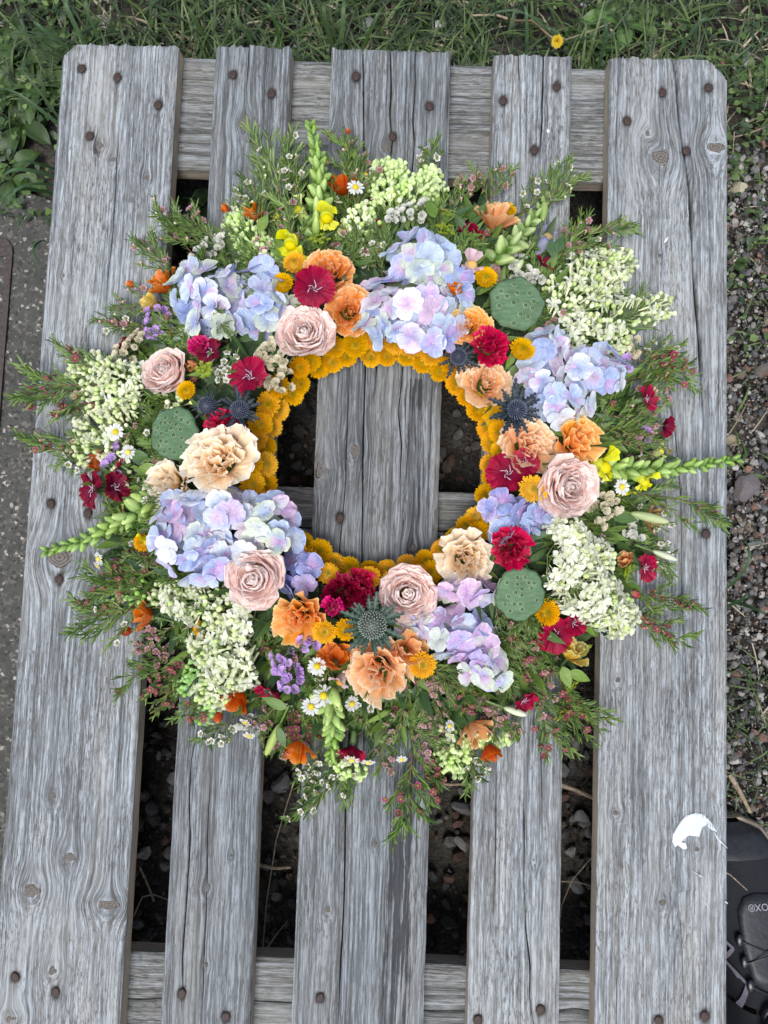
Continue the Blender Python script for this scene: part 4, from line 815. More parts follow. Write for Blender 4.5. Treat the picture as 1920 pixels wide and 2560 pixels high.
# ---- statice
def stat(seed, K):
    rng = rnd(seed); mb = MB()
    tube(mb, [(0, 0, 0), (0, 0, .004)], [.0006, .0012], (.25, .35, .18), 5)
    for k in range(5): petal(mb, k * 1.257, .0006, .0052, .55, .9 + rng.normal() * .3, .0052, .004, (np.array(K) * .8, K, np.clip(np.array(K) * 1.08, 0, 1)), z0=.003, ruf=.0009, nf=2, ph=rng.uniform(0, 6), ser=.0004, fan=True, n=4, m=7)
    return mb.mesh('statice_floret', M_PET)
ST = {'purple': [stat(600 + i, (.62, .42, .80)) for i in range(3)], 'white': [stat(610 + i, (.72, .72, .67)) for i in range(3)], 'cream': [stat(620 + i, (.74, .68, .52)) for i in range(3)]}
def statice(col, x0, y0, x1, y1, wd, n, seed, label, dz=0.):
    rng = rnd(seed); M, z = place(x0, y0, dz - .006, 0); Mi = M.inverted(); st = MB(); A = D(x0, y0, z) - WL; B = D(x1, y1, z) - WL
    tube(st, [tuple(Mi @ (A - Vector((0, 0, .01)))), tuple(Mi @ ((A + B) / 2)), tuple(Mi @ B)], .0012, (.10, .17, .05), 5); its = []
    for k in range(n):
        t = (k + .5) / n; d = rng.uniform(-1, 1); ln = (B - A); sd_ = Vector((-ln.y, ln.x, 0)).normalized() if ln.length > 1e-4 else Vector((1, 0, 0))
        P = A + ln * t + sd_ * d * mm(wd, z) + Vector((0, 0, .006 * (1 - d * d) + rng.uniform(-.002, .002)))
        N = Vector((sd_.x * d * .9 + rng.normal() * .3, sd_.y * d * .9 + rng.normal() * .3, .9)); its.append((int(rng.integers(3)), frame(N, rng.uniform(0, 6), P, rng.uniform(.9, 1.25))))
        tube(st, [tuple(Mi @ (A + ln * t)), tuple(Mi @ P)], .0006, (.12, .2, .07), 4)
    o = link('statice_sprig', st.mesh('statice_stem', M_LEAF), wreath, M, label=label)
    for v, Mx in its: sub(o, 'statice_floret', ST[col][v], Mi @ Mx)
for i, a in enumerate((('purple', 345, 672, 345, 740, 24, 22, 'lilac purple statice at the upper left'), ('purple', 610, 1410, 632, 1490, 17, 22, 'lilac purple statice at the bottom left'), ('purple', 668, 1378, 664, 1400, 14, 8, 'small purple statice below the orange bloom'),
                       ('purple', 275, 970, 240, 1020, 16, 11, 'lilac statice beside the maroon flowers'), ('purple', 1352, 770, 1352, 810, 9, 5, 'small lilac statice on the right edge'), ('purple', 1375, 925, 1395, 950, 10, 5, 'pale lilac statice at the right edge'),
                       ('white', 838, 482, 925, 455, 15, 17, 'white statice below the green top lilac'), ('white', 400, 610, 440, 550, 14, 13, 'cream white statice at the upper left'), ('white', 445, 545, 492, 522, 12, 10, 'white statice above the left hydrangea'),
                       ('white', 1100, 575, 1165, 608, 20, 17, 'white statice above the upper right lotus pod'), ('cream', 318, 730, 262, 775, 16, 14, 'cream statice at the left edge'), ('cream', 575, 745, 625, 785, 28, 24, 'cream statice beside the top left rose'),
                       ('cream', 600, 800, 612, 850, 18, 12, 'cream statice beside the flat crimson flower'), ('cream', 1275, 1120, 1320, 1075, 24, 22, 'cream statice below the right rose'), ('white', 1360, 1120, 1372, 1165, 13, 8, 'white statice on the right edge'), ('cream', 1352, 735, 1382, 752, 16, 8, 'cream statice beside the upper right lilac'),
                       ('cream', 175, 845, 190, 862, 10, 5, 'cream statice at the far left'), ('white', 560, 1560, 520, 1552, 10, 6, 'small white flowers at the bottom left edge'))):
    statice(*a[:7], 640 + i, a[7], dz=.004)
# ---- chamomile
def daisy_mesh(seed):
    rng = rnd(seed); mb = MB(); n = 15
    for k in range(n): petal(mb, 2 * PI * k / n + rng.normal() * .06, .26, .74 * rng.uniform(.88, 1.05), 1.4 + rng.normal() * .1, 1.75 + rng.normal() * .25, .30, .3, ((.70, .72, .68), (.80, .81, .80), (.82, .83, .82)), z0=.02, n=5, m=5, p1=.35, p2=8)
    tube(mb, [(0, 0, -.2), (0, 0, 0)], [.08, .25], (.12, .2, .05), 6); return mb.mesh('chamomile', M_PET)
DM_ = [daisy_mesh(70 + i) for i in range(3)]
def dcen():
    mb = MB(); ellipsoid(mb, (0, 0, .04), (.33, .33, .24), (.5, .35, .02), (.66, .52, .03), 7, 12)
    for k in range(40):
        q = math.sqrt(k / 40) * .3; a = k * 2.4; ellipsoid(mb, (q * math.cos(a), q * math.sin(a), .04 + .24 * math.sqrt(max(0, 1 - (q / .33) ** 2))), (.03, .03, .03), (.6, .42, .02), (.75, .62, .06), 3, 5)
    return mb.mesh('daisy_centre', M_BUD)
DCM = dcen()
for i, (x, y, r, tl, ln, dz) in enumerate(((768, 405, 21, .2, 1, .02), (705, 352, 17, 1.1, 1.6, .012), (790, 378, 17, 1.0, 1.4, .012), (812, 374, 16, 1.2, .6, .012), (250, 933, 21, .15, 3, .022), (277, 977, 19, .2, 2, .02), (213, 1207, 17, .7, 3.5, .02), (210, 1222, 12, 1, 4, .012),
                                  (685, 1439, 22, .15, 0, .016), (699, 1503, 26, .25, 1.2, .02), (672, 1526, 22, .2, -1, .02), (761, 1521, 19, .6, 2.4, .018), (760, 1641, 19, .9, -1.7, .02), (795, 1646, 17, 1.0, -1.5, .014), (1343, 1052, 20, .2, 0, .024),
                                  (538, 1589, 15, .9, -1.6, .02), (530, 1560, 15, .9, -2, .014), (971, 1568, 14, .6, 0, .02), (868, 1640, 14, .8, -1.4, .014), (733, 437, 8, .8, 1.5, .02))):
    M, z = place(x, y, dz, tl, ln, i); s = mm(r, z); o = link('chamomile_flower', DM_[i % 3], wreath, M @ Matrix.Scale(s, 4)); sub(o, 'flower_centre', DCM, Matrix())
    mb = MB(); tube(mb, [(0, 0, -.1), (.3, .1, -1.4), (.2, .9, -2.4)], .05, (.14, .24, .06), 5); sub(o, 'stem', mb.mesh('stem', M_LEAF), Matrix())
# ---- snapdragon spikes
def snap(x0, y0, x1, y1, seed, label, n=34, z0=.05, z1=.03, fat=1., pale=False, start=0.):
    rng = rnd(seed); A = D(x0, y0, TOP + z0) - WL; B = D(x1, y1, TOP + z1) - WL; ln = B - A; L = ln.length; M = along(ln, A); st = MB()
    cv = rng.choice([-1, 1]) * L * rng.uniform(.03, .06)
    tube(st, [(0, 0, 0), (L * .3, cv * .8, 0), (L * .6, cv * .95, .0), (L * .97, 0, 0)], [.0026, .0022, .0016, .001], (.14, .24, .07), 6)
    o = link('snapdragon_spike', st.mesh('snapdragon_stem', M_LEAF), wreath, M, label=label)
    for k in range(n):
        t = 1 - k / n; f = 1 - t; th = k * 2.39996; sz = (.0037 + .0052 * f) * fat * rng.uniform(.88, 1.1); X = L * (1 - f * .98) - sz * 1.2; th += rng.normal() * .25
        rad = .0012 + sz * .62; d = np.array([1.35 - .75 * f, math.cos(th), math.sin(th)]); d /= np.linalg.norm(d)
        g1 = np.array((.10, .20, .035)); g2 = np.array((.26, .42, .09)) * (1 - f) + np.array((.50, .62, .22)) * f
        if pale: g2 = g2 * .6 + np.array((.6, .58, .4)) * .4
        b = MB(); m, q = 9, 8; s = np.linspace(0, PI, q + 1); a = np.linspace(0, 2 * PI, m, endpoint=False)
        prof = np.sin(s) ** .8 * (1 + .38 * np.cos(s)); cr_ = 1 - .10 * np.exp(-(np.minimum(a, 2 * PI - a) / .5) ** 2)
        P = np.stack([prof[:, None] * np.cos(a) * cr_ * .50, prof[:, None] * np.sin(a) * cr_ * .60, -np.cos(s)[:, None] * 1.1 + 0 * a + 1], -1) * sz
        ff = (s / PI)[:, None, None] ** 1.2; b.grid(P, np.broadcast_to(g1 * (1 - ff) + g2 * ff, (q + 1, m, 3)) * rng.uniform(.85, 1.12), np.stack([np.broadcast_to((s / PI)[:, None], (q + 1, m)), np.broadcast_to(a[None] / 3, (q + 1, m)), 0 * P[..., 0]], -1), wrap=True)
        for sp_ in (.2, 3.3): petal(b, sp_, sz * .3, sz * 1.2, .9, .2, sz * .6, sz * .5, ((.08, .15, .03), (.12, .22, .05), (.12, .22, .05)), n=4, m=5, p2=2)
        base = np.array([X + rng.normal() * sz * .18, cv * math.sin(PI * min(1, X / L)) , 0]) + np.array([0, d[1], d[2]]) * rad * .35; d = d + rng.normal(size=3) * .13
        sub(o, 'bud', b.mesh('bud', M_BUD), frame(d, rng.uniform(-.3, .3) + th, base))
    return o
snap(682, 505, 667, 262, 701, 'upright green snapdragon spike at the top', 58, .05, .030, 1.15)
snap(1290, 1010, 1602, 990, 702, 'long green snapdragon spike reaching out to the right', 62, .055, .035, 1.0)
snap(330, 1085, 92, 1192, 703, 'green snapdragon spike reaching out to the left', 48, .05, .035, 1.15)
snap(712, 1500, 712, 1645, 704, 'short green snapdragon spike at the bottom', 40, .055, .035, 1.15)
snap(1072, 560, 1178, 432, 705, 'pale green snapdragon buds at the upper right', 28, .07, .03, 1.1, True)
def snapflower(x, y, r, K, seed, tl, ln, dz, label):
    rng = rnd(seed); M, z = place(x, y, dz, tl, ln, 0); R = mm(r, z); t = MB(); K = np.array(K)
    tube(t, [(0, 0, -R * 1.1), (0, 0, -R * .5), (0, 0, R * .05)], [R * .22, R * .38, R * .42], K * .8 + np.array((.05, .1, .03)), 10); ellipsoid(t, (0, -R * .12, R * .1), (R * .36, R * .3, R * .26), K * (1, .9, .3), np.clip(K * (1.02, .85, .2), 0, 1), 6, 10)
    o = link('snapdragon_blossom', t.mesh('throat', M_PET), wreath, M, label=label)
    for k, (a, L, W, a0, a1) in enumerate(((1.1, .95, .95, .35, 1.2), (2.0, .95, .95, .35, 1.2), (3.9, .6, .7, .9, 1.9), (4.7, .55, .6, .9, 2.1), (5.5, .6, .7, .9, 1.9))):
        b = MB(); petal(b, a, R * .3, R * L, a0 + rng.normal() * .1, a1 + rng.normal() * .15, R * W, R * .8, (K * .85, K, np.clip(K * 1.1, 0, 1)), z0=-R * .05, ruf=R * .07, nf=1.5, ph=rng.uniform(0, 6), fan=True, n=7, m=11, corner=.3); sub(o, 'petal', b.mesh('petal', M_PET), Matrix())
YL, YP = (.80, .80, .05), (.76, .80, .34); PK = (.76, .56, .62)
for i, a in enumerate(((1303, 1006, 44, YL, .9, .2, .016, 'bright yellow snapdragon blossom beside the right rose'), (1393, 1038, 30, YL, .8, -.9, .020, 'smaller yellow snapdragon blossom on the right spike'), (1352, 1062, 22, YL, 1.2, -1.4, .0, 'yellow snapdragon blossom low on the right spike'), (1425, 975, 22, YP, 1.1, .7, .008, 'pale green snapdragon blossom on the right spike'),
                       (645, 455, 34, YP, .8, 2.4, .022, 'pale yellow snapdragon blossom on the left of the top spike'), (706, 468, 36, YL, .6, -1.4, .024, 'yellow snapdragon blossom on the right of the top spike'), (628, 525, 38, YL, .7, -1.8, .020, 'yellow snapdragon blossom at the foot of the top spike'), (652, 560, 26, YL, .8, 3, .004, 'small yellow snapdragon blossom beside the top mums'), (640, 405, 22, YP, 1.1, 2.4, .002, 'pale green snapdragon blossom high on the top spike'), (600, 470, 24, YP, 1.0, 2.2, -.004, 'pale green snapdragon blossom behind the top sprigs'), (740, 500, 24, YP, .9, .5, -.002, 'pale green snapdragon blossom beside the top bupleurum'), (708, 395, 20, YP, 1.1, .6, .004, 'pale snapdragon blossom on the top spike'),
                       (318, 1168, 24, YL, 1.0, 3.6, .0, 'yellow snapdragon blossom beside the lower left hydrangea'), (262, 1108, 20, YP, 1.1, 2.2, .0, 'pale snapdragon blossom on the left spike'), (1018, 572, 34, PK, .6, 1.2, .01, 'pale pink snapdragon blossom beside the top hydrangea'), (1075, 555, 26, (.74, .74, .62), .9, .9, .006, 'cream snapdragon blossom at the upper right'),
                       (735, 1470, 26, PK, .9, -2.2, .0, 'pale pink snapdragon blossom below the orange cup flower'), (1180, 515, 36, (.50, .46, .78), 1.1, 1.1, .0, 'pale violet blossom at the upper right edge'))):
    snapflower(*a[:4], 720 + i, *a[4:])
# ---- waxflower sprigs: needle leaves and tiny five petalled blossoms
def needle(mb, P, d, L, W, K):
    M = along(d, P, 1., 0.); o = MB(); s = np.array([0, .45, .85, 1.]); w_ = np.array([.35, 1, .8, .1]) * W
    X = np.stack([np.stack([s * L, -w_, np.zeros(4)], -1), np.stack([s * L, 0 * w_, w_ * .9 - L * .1 * s ** 2], -1), np.stack([s * L, w_, np.zeros(4)], -1)], 1); o.grid(X, K); mb.merge(o, M)
def sprig_mesh(seed, dens=1.):
    'unit sprig about 0.1 m long along +x; returns mesh builder and blossom spots'
    rng = rnd(seed); mb = MB(); spots = []; L = .10
    def branch(p0, d0, ln, depth):
        n = 7; pts = [np.array(p0, float)]; d = np.array(d0, float)
        for k in range(n): d = d + rng.normal(size=3) * .07; d /= np.linalg.norm(d); pts.append(pts[-1] + d * ln / n)
        tube(mb, pts, np.linspace(.0011 if depth == 0 else .0007, .0004, n + 1), (.20, .10, .06) if depth == 0 else (.17, .15, .06), 4)
        for k in range(1, n + 1):
            f = k / n
            for q in range(int(rng.integers(3, 6) * dens + (2 if k == n else 0))):
                dd = (pts[k] - pts[k - 1]); dd /= np.linalg.norm(dd); a = rng.uniform(0, 6.3); sd_ = np.array([0, math.cos(a), math.sin(a)]); v = dd * rng.uniform(.6, 1.1) + sd_ * rng.uniform(.35, .7)
                g = np.array([(.09, .17, .035), (.14, .24, .05), (.055, .11, .028), (.20, .29, .07)][rng.integers(4)]); needle(mb, pts[k] - dd * rng.uniform(0, ln / n), v, rng.uniform(.009, .017), .00075, g)
            if depth > 0 and f > .2 and rng.random() < .55: spots.append((pts[k] + rng.normal(size=3) * .003 + [0, 0, .003], rng.random()))
            if depth == 0 and k < n and (k > 1):
                for sg in (1, -1):
                    if rng.random() < .75: branch(pts[k], (math.cos(.6), sg * math.sin(.6), rng.uniform(-.1, .35)), ln * rng.uniform(.3, .5) * (1.15 - f * .5), 1)
    branch((0, 0, 0), (1, 0, .1), L, 0); return mb, spots
SP = [sprig_mesh(800 + i) for i in range(8)]; SPM = [m_.mesh('sprig', M_LEAF) for m_, _ in SP]
def wax(seed, kind):
    rng = rnd(seed); mb = MB(); P1, P2, PC = {'pink': ((.48, .17, .26), (.60, .36, .44), (.22, .02, .06)), 'rose': ((.30, .035, .09), (.42, .10, .17), (.16, .01, .03)), 'white': ((.74, .74, .70), (.80, .80, .78), (.30, .30, .10))}[kind]
    tube(mb, [(0, 0, -.004), (0, 0, -.0012), (0, 0, 0)], [.0004, .0012, .0020], (.24, .28, .09), 6)
    ellipsoid(mb, (0, 0, .0002), (.0017, .0017, .0006), PC, (.34, .36, .08), 4, 8)
    for k in range(5): petal(mb, k * 1.2566 + rng.normal() * .05, .0013, .0032, 1.2, 1.2 + rng.normal() * .15, .0034, .004, (P1, P2, P2), n=5, m=5, p1=.3, p2=3.5)
    for k in range(8): a = k * .785; ellipsoid(mb, (.0016 * math.cos(a), .0016 * math.sin(a), .0008), (.0003,) * 3, (.3, .1, .1), (.4, .2, .15), 3, 4)
    return mb
def waxbud(seed, K):
    mb = MB(); tube(mb, [(0, 0, -.004), (0, 0, 0)], [.0004, .0012], (.24, .28, .09), 5); ellipsoid(mb, (0, 0, .0010), (.0015, .0015, .0016), (.28, .26, .10), K, 5, 7); return mb.mesh('waxflower_bud', M_BUD)
WXB = {k: [wax(820 + i, k) for i in range(2)] for k in ('pink', 'rose', 'white')}; WX = {k: [b.mesh('waxflower_blossom', M_PET) for b in v] for k, v in WXB.items()}; XTRA = MB(); WRI = Matrix(); WB = {'pink': [waxbud(1, (.66, .30, .42))], 'rose': [waxbud(2, (.50, .07, .16))], 'white': [waxbud(3, (.66, .64, .5))]}
bl_left = [290]
def sprig(x0, y0, x1, y1, kind='pink', z0=None, z1=None, v=None, fl=1., seed=0):
    rng = rnd(seed + int(x0 * 3 + y0)); r0, r1 = math.hypot(x0 - CX, y0 - CY), math.hypot(x1 - CX, y1 - CY)
    A = D(x0, y0, ring_z(r0) - .012 if z0 is None else TOP + z0) - WL; B = D(x1, y1, ring_z(r1) + .004 if z1 is None else TOP + z1) - WL; v = int(rng.integers(8)) if v is None else v
    M = along(B - A, A, (B - A).length / .108, rng.uniform(-.5, .5)); o = link('waxflower_sprig', SPM[v], wreath, M); sc_ = (B - A).length / .108
    for p, q in SP[v][1]:
        if rng.random() > fl: continue
        d = Vector((rng.normal() * .5 + .4, rng.normal() * .6, .8)); me = WX[kind][rng.integers(2)] if q < .7 else WB[kind][0]
        if bl_left[0] <= 0 or rng.random() < .35: XTRA.merge(WXB[kind][0], M @ frame(d, rng.uniform(0, 6), p, 1.0 / sc_)); continue
        bl_left[0] -= 1; sub(o, 'blossom', me, frame(d, rng.uniform(0, 6), p, 1.05 / sc_))
SL = [  # named outliers, base -> tip
 (270, 835, 48, 845, 'rose'), (250, 860, 120, 880, 'rose'), (300, 830, 130, 793, 'rose'), (250, 985, 66, 978, 'rose'), (240, 1000, 130, 1015, 'white'), (430, 560, 312, 478, 'pink'), (470, 560, 350, 470, 'white'), (500, 560, 395, 470, 'pink'), (400, 620, 300, 520, 'pink'), (370, 660, 245, 650, 'pink'), (340, 720, 205, 707, 'white'), (330, 700, 230, 725, 'pink'),
 (560, 540, 530, 380, 'white'), (610, 500, 580, 285, 'white'), (640, 480, 625, 310, 'white'), (600, 600, 540, 430, 'pink'), (640, 610, 600, 440, 'pink'), (760, 460, 715, 300, 'pink'), (780, 430, 765, 310, 'pink'), (940, 420, 925, 308, 'white'), (760, 480, 790, 350, 'pink'), (700, 520, 690, 420, 'white'), (1000, 460, 1015, 360, 'pink'), (1040, 470, 1080, 352, 'pink'), (980, 470, 985, 380, 'pink'),
 (1100, 490, 1180, 370, 'white'), (1150, 490, 1240, 365, 'white'), (1180, 560, 1355, 468, 'pink'), (1190, 590, 1280, 480, 'pink'), (1210, 600, 1300, 520, 'white'), (1230, 640, 1365, 630, 'white'), (1290, 740, 1420, 640, 'white'), (1340, 770, 1508, 800, 'rose'), (1350, 760, 1475, 735, 'white'), (1340, 830, 1480, 780, 'rose'), (1330, 860, 1440, 850, 'pink'), (1300, 900, 1420, 880, 'pink'), (1310, 960, 1440, 950, 'pink'), (1290, 930, 1400, 930, 'pink'), (1330, 1060, 1560, 1100, 'rose'), (1350, 1080, 1450, 1130, 'white'),
 (1340, 1160, 1460, 1215, 'white'), (1350, 1190, 1450, 1240, 'white'), (1330, 1280, 1500, 1290, 'rose'), (1340, 1310, 1500, 1370, 'rose'), (1330, 1330, 1420, 1350, 'rose'), (1200, 1440, 1250, 1570, 'rose'), (1150, 1480, 1310, 1590, 'rose'), (1150, 1500, 1230, 1640, 'rose'), (1120, 1440, 1180, 1540, 'pink'), (1090, 1420, 1190, 1460, 'rose'), (1080, 1470, 1130, 1590, 'pink'), (1040, 1500, 1100, 1600, 'pink'), (1010, 1560, 1040, 1705, 'white'), (960, 1520, 1000, 1640, 'pink'),
 (890, 1560, 895, 1795, 'rose'), (830, 1560, 830, 1680, 'pink'), (930, 1600, 930, 1705, 'rose'), (780, 1580, 690, 1785, 'white'), (760, 1600, 735, 1730, 'white'), (700, 1600, 635, 1710, 'white'), (610, 1500, 560, 1600, 'pink'), (640, 1540, 590, 1640, 'pink'), (530, 1530, 440, 1620, 'white'), (480, 1460, 400, 1570, 'rose'), (450, 1430, 265, 1505, 'rose'), (430, 1460, 320, 1530, 'rose'), (400, 1380, 330, 1440, 'pink'), (380, 1350, 290, 1400, 'pink'),
 (380, 1290, 165, 1260, 'rose'), (360, 1310, 160, 1340, 'white'), (360, 1240, 215, 1240, 'rose'), (350, 1270, 230, 1290, 'pink'), (360, 1210, 260, 1215, 'rose'), (420, 1400, 360, 1470, 'rose'), (560, 1450, 500, 1520, 'pink'), (1350, 1000, 1440, 1010, 'white'), (300, 900, 220, 905, 'white'), (880, 1500, 850, 1610, 'pink'), (950, 1470, 930, 1570, 'pink'), (980, 1440, 1010, 1540, 'rose'), (1000, 1500, 1080, 1530, 'pink'), (860, 1540, 960, 1640, 'pink'), (640, 1480, 690, 1560, 'pink'), (600, 1530, 680, 1600, 'rose'), (1080, 1380, 1160, 1420, 'rose'), (400, 700, 520, 690, 'white'), (430, 800, 520, 760, 'white'), (470, 850, 500, 790, 'white'), (1050, 620, 1075, 580, 'pink'), (920, 1440, 960, 1500, 'pink'), (660, 560, 620, 500, 'pink')]
for i, a in enumerate(SL): sprig(*a, seed=i, fl=.5)
rg = random.Random(9)
for k in range(196):
    a = 2 * PI * k / 98 + rg.uniform(-.05, .05); r0 = rg.uniform(430, 490) if k % 2 else rg.uniform(380, 420); r1 = r0 + rg.uniform(85, 125); b = a + rg.uniform(-.2, .2)
    sprig(CX + r0 * math.cos(a), CY - r0 * math.sin(a), CX + r1 * math.cos(b), CY - r1 * math.sin(b), rg.choice(['pink', 'rose', 'white']), z0=rg.uniform(.01, .04) + (.02 if r0 < 425 else 0), z1=rg.uniform(.006, .03) + (.03 if r0 < 425 else 0), fl=.16, seed=k)
link('waxflower_blossoms', XTRA.mesh('blossoms', M_PET), wreath, kind='stuff')
# ---- yellow green bupleurum and broad leaves, closed lily-like buds
def bupleurum(x, y, r, seed, dz=.0):
    rng = rnd(seed); M, z = place(x, y, dz, None, None, rng.uniform(0, 6)); R = mm(r, z); mb = MB()
    for k in range(14):
        a = k * 2.4; q = R * .75 * math.sqrt(k / 14); P = (q * math.cos(a), q * math.sin(a), rng.uniform(0, .3) * R); tube(mb, [(0, 0, -R * .8), P], .0005, (.16, .26, .05), 4)
        for j in range(5): petal(o_ := MB(), j * 1.257 + a, R * .03, R * .26, .9, 1.3, R * .17, R * .3, ((.20, .28, .03), (.30, .40, .05), (.38, .44, .06)), n=4, m=5, p2=2); mb.merge(o_, Matrix.Translation(P))
    link('bupleurum_sprig', mb.mesh('bupleurum', M_LEAF), wreath, M)
for i, a in enumerate(((690, 520, 30, .0), (960, 500, 30, .008), (990, 545, 22, .01), (1255, 1405, 28, .0), (1210, 1540, 30, .01), (1350, 1232, 26, .006), (445, 800, 26, .012), (490, 640, 12, -.01), (1198, 530, 22, .004), (968, 465, 24, .006), (1230, 1480, 24, .006), (1050, 700, 10, 0))): bupleurum(a[0], a[1], a[2], 900 + i, a[3])
def broad(x, y, L, W, ang, K, z=.04, el=.1, seed=0, name='leaf'):
    mb = MB(); P = D(x, y, TOP + z) - WL; leaf(mb, Matrix(), mm(L, TOP + z), mm(W, TOP + z), K, .18, .35, 7); link(name, mb.mesh(name, M_LEAF), wreath, along((math.cos(ang) * math.cos(el), math.sin(ang) * math.cos(el), math.sin(el)), P, 1, seed))
for a in ((350, 945, 60, 22, 3.4, GREENS[1]), (320, 985, 70, 24, 3.1, GREENS[0]), (1215, 1440, 50, 26, -1.2, GREENS[3]), (1230, 1450, 50, 24, -.4, GREENS[3]), (620, 1530, 60, 22, 2.8, GREENS[1]), (600, 1570, 50, 20, -1.2, GREENS[0]), (1190, 520, 40, 26, -1.4, GREENS[4]), (1200, 545, 42, 24, 1.2, GREENS[4]), (420, 840, 46, 34, -1.2, GREENS[4]), (440, 820, 40, 34, .4, GREENS[4]),
          (1085, 1285, 60, 26, 2.6, GREENS[4]), (1320, 1110, 60, 30, -.2, GREENS[0]), (940, 470, 46, 26, 2, GREENS[1]), (640, 470, 55, 28, 1.7, GREENS[1]), (620, 560, 60, 26, 2.1, GREENS[3]), (800, 1400, 60, 24, 4, GREENS[0]), (560, 500, 46, 24, 1.2, GREENS[3]), (300, 1010, 60, 26, -.1, GREENS[3]), (680, 1480, 60, 26, -.5, GREENS[1])): broad(*a, z=.058)
def pod(x0, y0, x1, y1, wd, K1, K2, z=.05):
    A, B = D(x0, y0, TOP + z) - WL, D(x1, y1, TOP + z - .01) - WL; L = (B - A).length; mb = MB(); R = Matrix(((0, 0, 1), (0, 1, 0), (-1, 0, 0)))
    ellipsoid(mb, (L / 2, 0, 0), (mm(wd, TOP + z), mm(wd, TOP + z) * .8, L / 2), K1, K2, 9, 10, R); tube(mb, [(-.02, 0, -.004), (0, 0, 0)], .0012, (.12, .2, .05), 5)
    link('closed_green_bud', mb.mesh('closed_bud', M_BUD), wreath, along(B - A, A))
pod(606, 1562, 574, 1632, 12, (.20, .30, .07), (.42, .48, .18)); pod(1172, 478, 1176, 436, 12, (.16, .26, .06), (.34, .44, .14), .04); pod(1362, 1108, 1445, 1128, 13, (.22, .30, .12), (.52, .56, .34), .06); pod(1410, 1190, 1462, 1210, 9, (.3, .36, .2), (.66, .68, .56), .045); pod(1088, 1528, 1138, 1545, 10, (.3, .36, .2), (.66, .68, .5), .045); pod(1130, 560, 1110, 590, 10, (.3, .4, .2), (.6, .6, .5), .06)
# ------------------------------------------------------------------ plants on the ground
def blade(mb, x, y, L, W, az, bend, K, z=0., up=1.2):
    n = 5; s = np.linspace(0, 1, n + 1); el = up - bend * s; dx = np.r_[0, np.cumsum(np.cos(el[1:])) / n] * L; dz = np.r_[0, np.cumsum(np.sin(el[1:])) / n] * L; w_ = W * (1 - s ** 2.2) + W * .05
    c, q = math.cos(az), math.sin(az); P = np.zeros((n + 1, 3, 3))
    for j, t in enumerate((-1, 0, 1)): P[:, j] = np.stack([x + dx * c - w_ * t * q, y + dx * q + w_ * t * c, z + dz + abs(t) * w_ * .35], -1)
    P[..., 2] = np.maximum(P[..., 2], .002); mb.grid(P, np.asarray(K), np.stack([np.broadcast_to(s[:, None], (n + 1, 3)), np.broadcast_to(np.array([-.5, 0, .5]), (n + 1, 3)), 0 * P[..., 0]], -1))
GG = [(.055, .10, .03), (.04, .075, .03), (.09, .15, .04), (.05, .085, .045), (.12, .18, .06)]; DRY = [(.42, .37, .26), (.33, .28, .19), (.5, .45, .34)]
def grass():
    rng = rnd(60); g = MB(); d = MB(); cl = MB()
    for i in range(5200):
        x, y = rng.uniform(-.75, .75), rng.uniform(.605, .86)
        dens = .95 if -.35 < x < .12 else (.6 if x < .45 else .35)
        if rng.random() > dens: continue
        blade(g, x, y, rng.uniform(.03, .10), rng.uniform(.0009, .0022), rng.uniform(0, 6.3), rng.uniform(.6, 1.7), np.array(GG[rng.integers(5)]) * rng.uniform(.5, 1.1))
    for i in range(420):                      # along the right hand edge and the far right corner
        x, y = rng.uniform(.415, .62), rng.uniform(.1, .6)
        if rng.random() > (.25 + (y - .1)): continue
        blade(g, x, y, rng.uniform(.02, .06), rng.uniform(.0008, .0016), rng.uniform(0, 6.3), rng.uniform(.8, 1.8), np.array(GG[rng.integers(5)]) * rng.uniform(.7, 1.2))
    for i in range(260):
        x, y = rng.uniform(.415, .6), rng.uniform(-.35, -.12); blade(g, x, y, rng.uniform(.02, .06), .0012, rng.uniform(0, 6.3), 1.4, np.array(GG[rng.integers(5)]) * .8)
    link('grass', g.mesh('grass', M_LEAF), kind='stuff')
    for i in range(1000):
        x, y = rng.uniform(-.6, .7), rng.uniform(.605, .84)
        if rng.random() > (.95 if -.3 < x < .1 else .4): continue
        blade(d, x, y, rng.uniform(.03, .09), rng.uniform(.0008, .002), rng.uniform(0, 6.3), rng.uniform(1, 2.2), np.array(DRY[rng.integers(3)]) * rng.uniform(.6, 1.1), up=.8)
    for i in range(70):
        x, y = rng.uniform(.41, .6), rng.uniform(-.6, .6); blade(d, x, y, rng.uniform(.02, .07), .0009, rng.uniform(0, 6.3), .6, np.array(DRY[rng.integers(3)]) * .8, z=.012, up=.2)
    link('dry_grass', d.mesh('dry_grass', M_LEAF), kind='stuff')
    for i in range(5200):                     # small round leaved ground cover
        if rng.random() < .5: x, y = rng.uniform(-.75, -.38), rng.uniform(.44, .86)
        elif rng.random() < .75: x, y = rng.uniform(.2, .75), rng.uniform(.60, .86)
        else: x, y = rng.uniform(.41, .60), .6 - .32 * rng.random() ** 1.6
        if math.sin(x * 37 + 1) * math.cos(y * 41) + rng.normal() * .5 < -.1: continue
        L = rng.uniform(.005, .013); a = rng.uniform(0, 6.3); el = rng.uniform(-.2, .5)
        leaf(cl, along((math.cos(a) * math.cos(el), math.sin(a) * math.cos(el), math.sin(el)), (x, y, rng.uniform(.006, .028)), 1, rng.normal() * .4), L, L * rng.uniform(.5, .95), np.array(GG[rng.integers(5)]) * rng.uniform(.7, 1.3), n=3)
    link('ground_cover', cl.mesh('ground_cover', M_LEAF), kind='stuff')
grass()
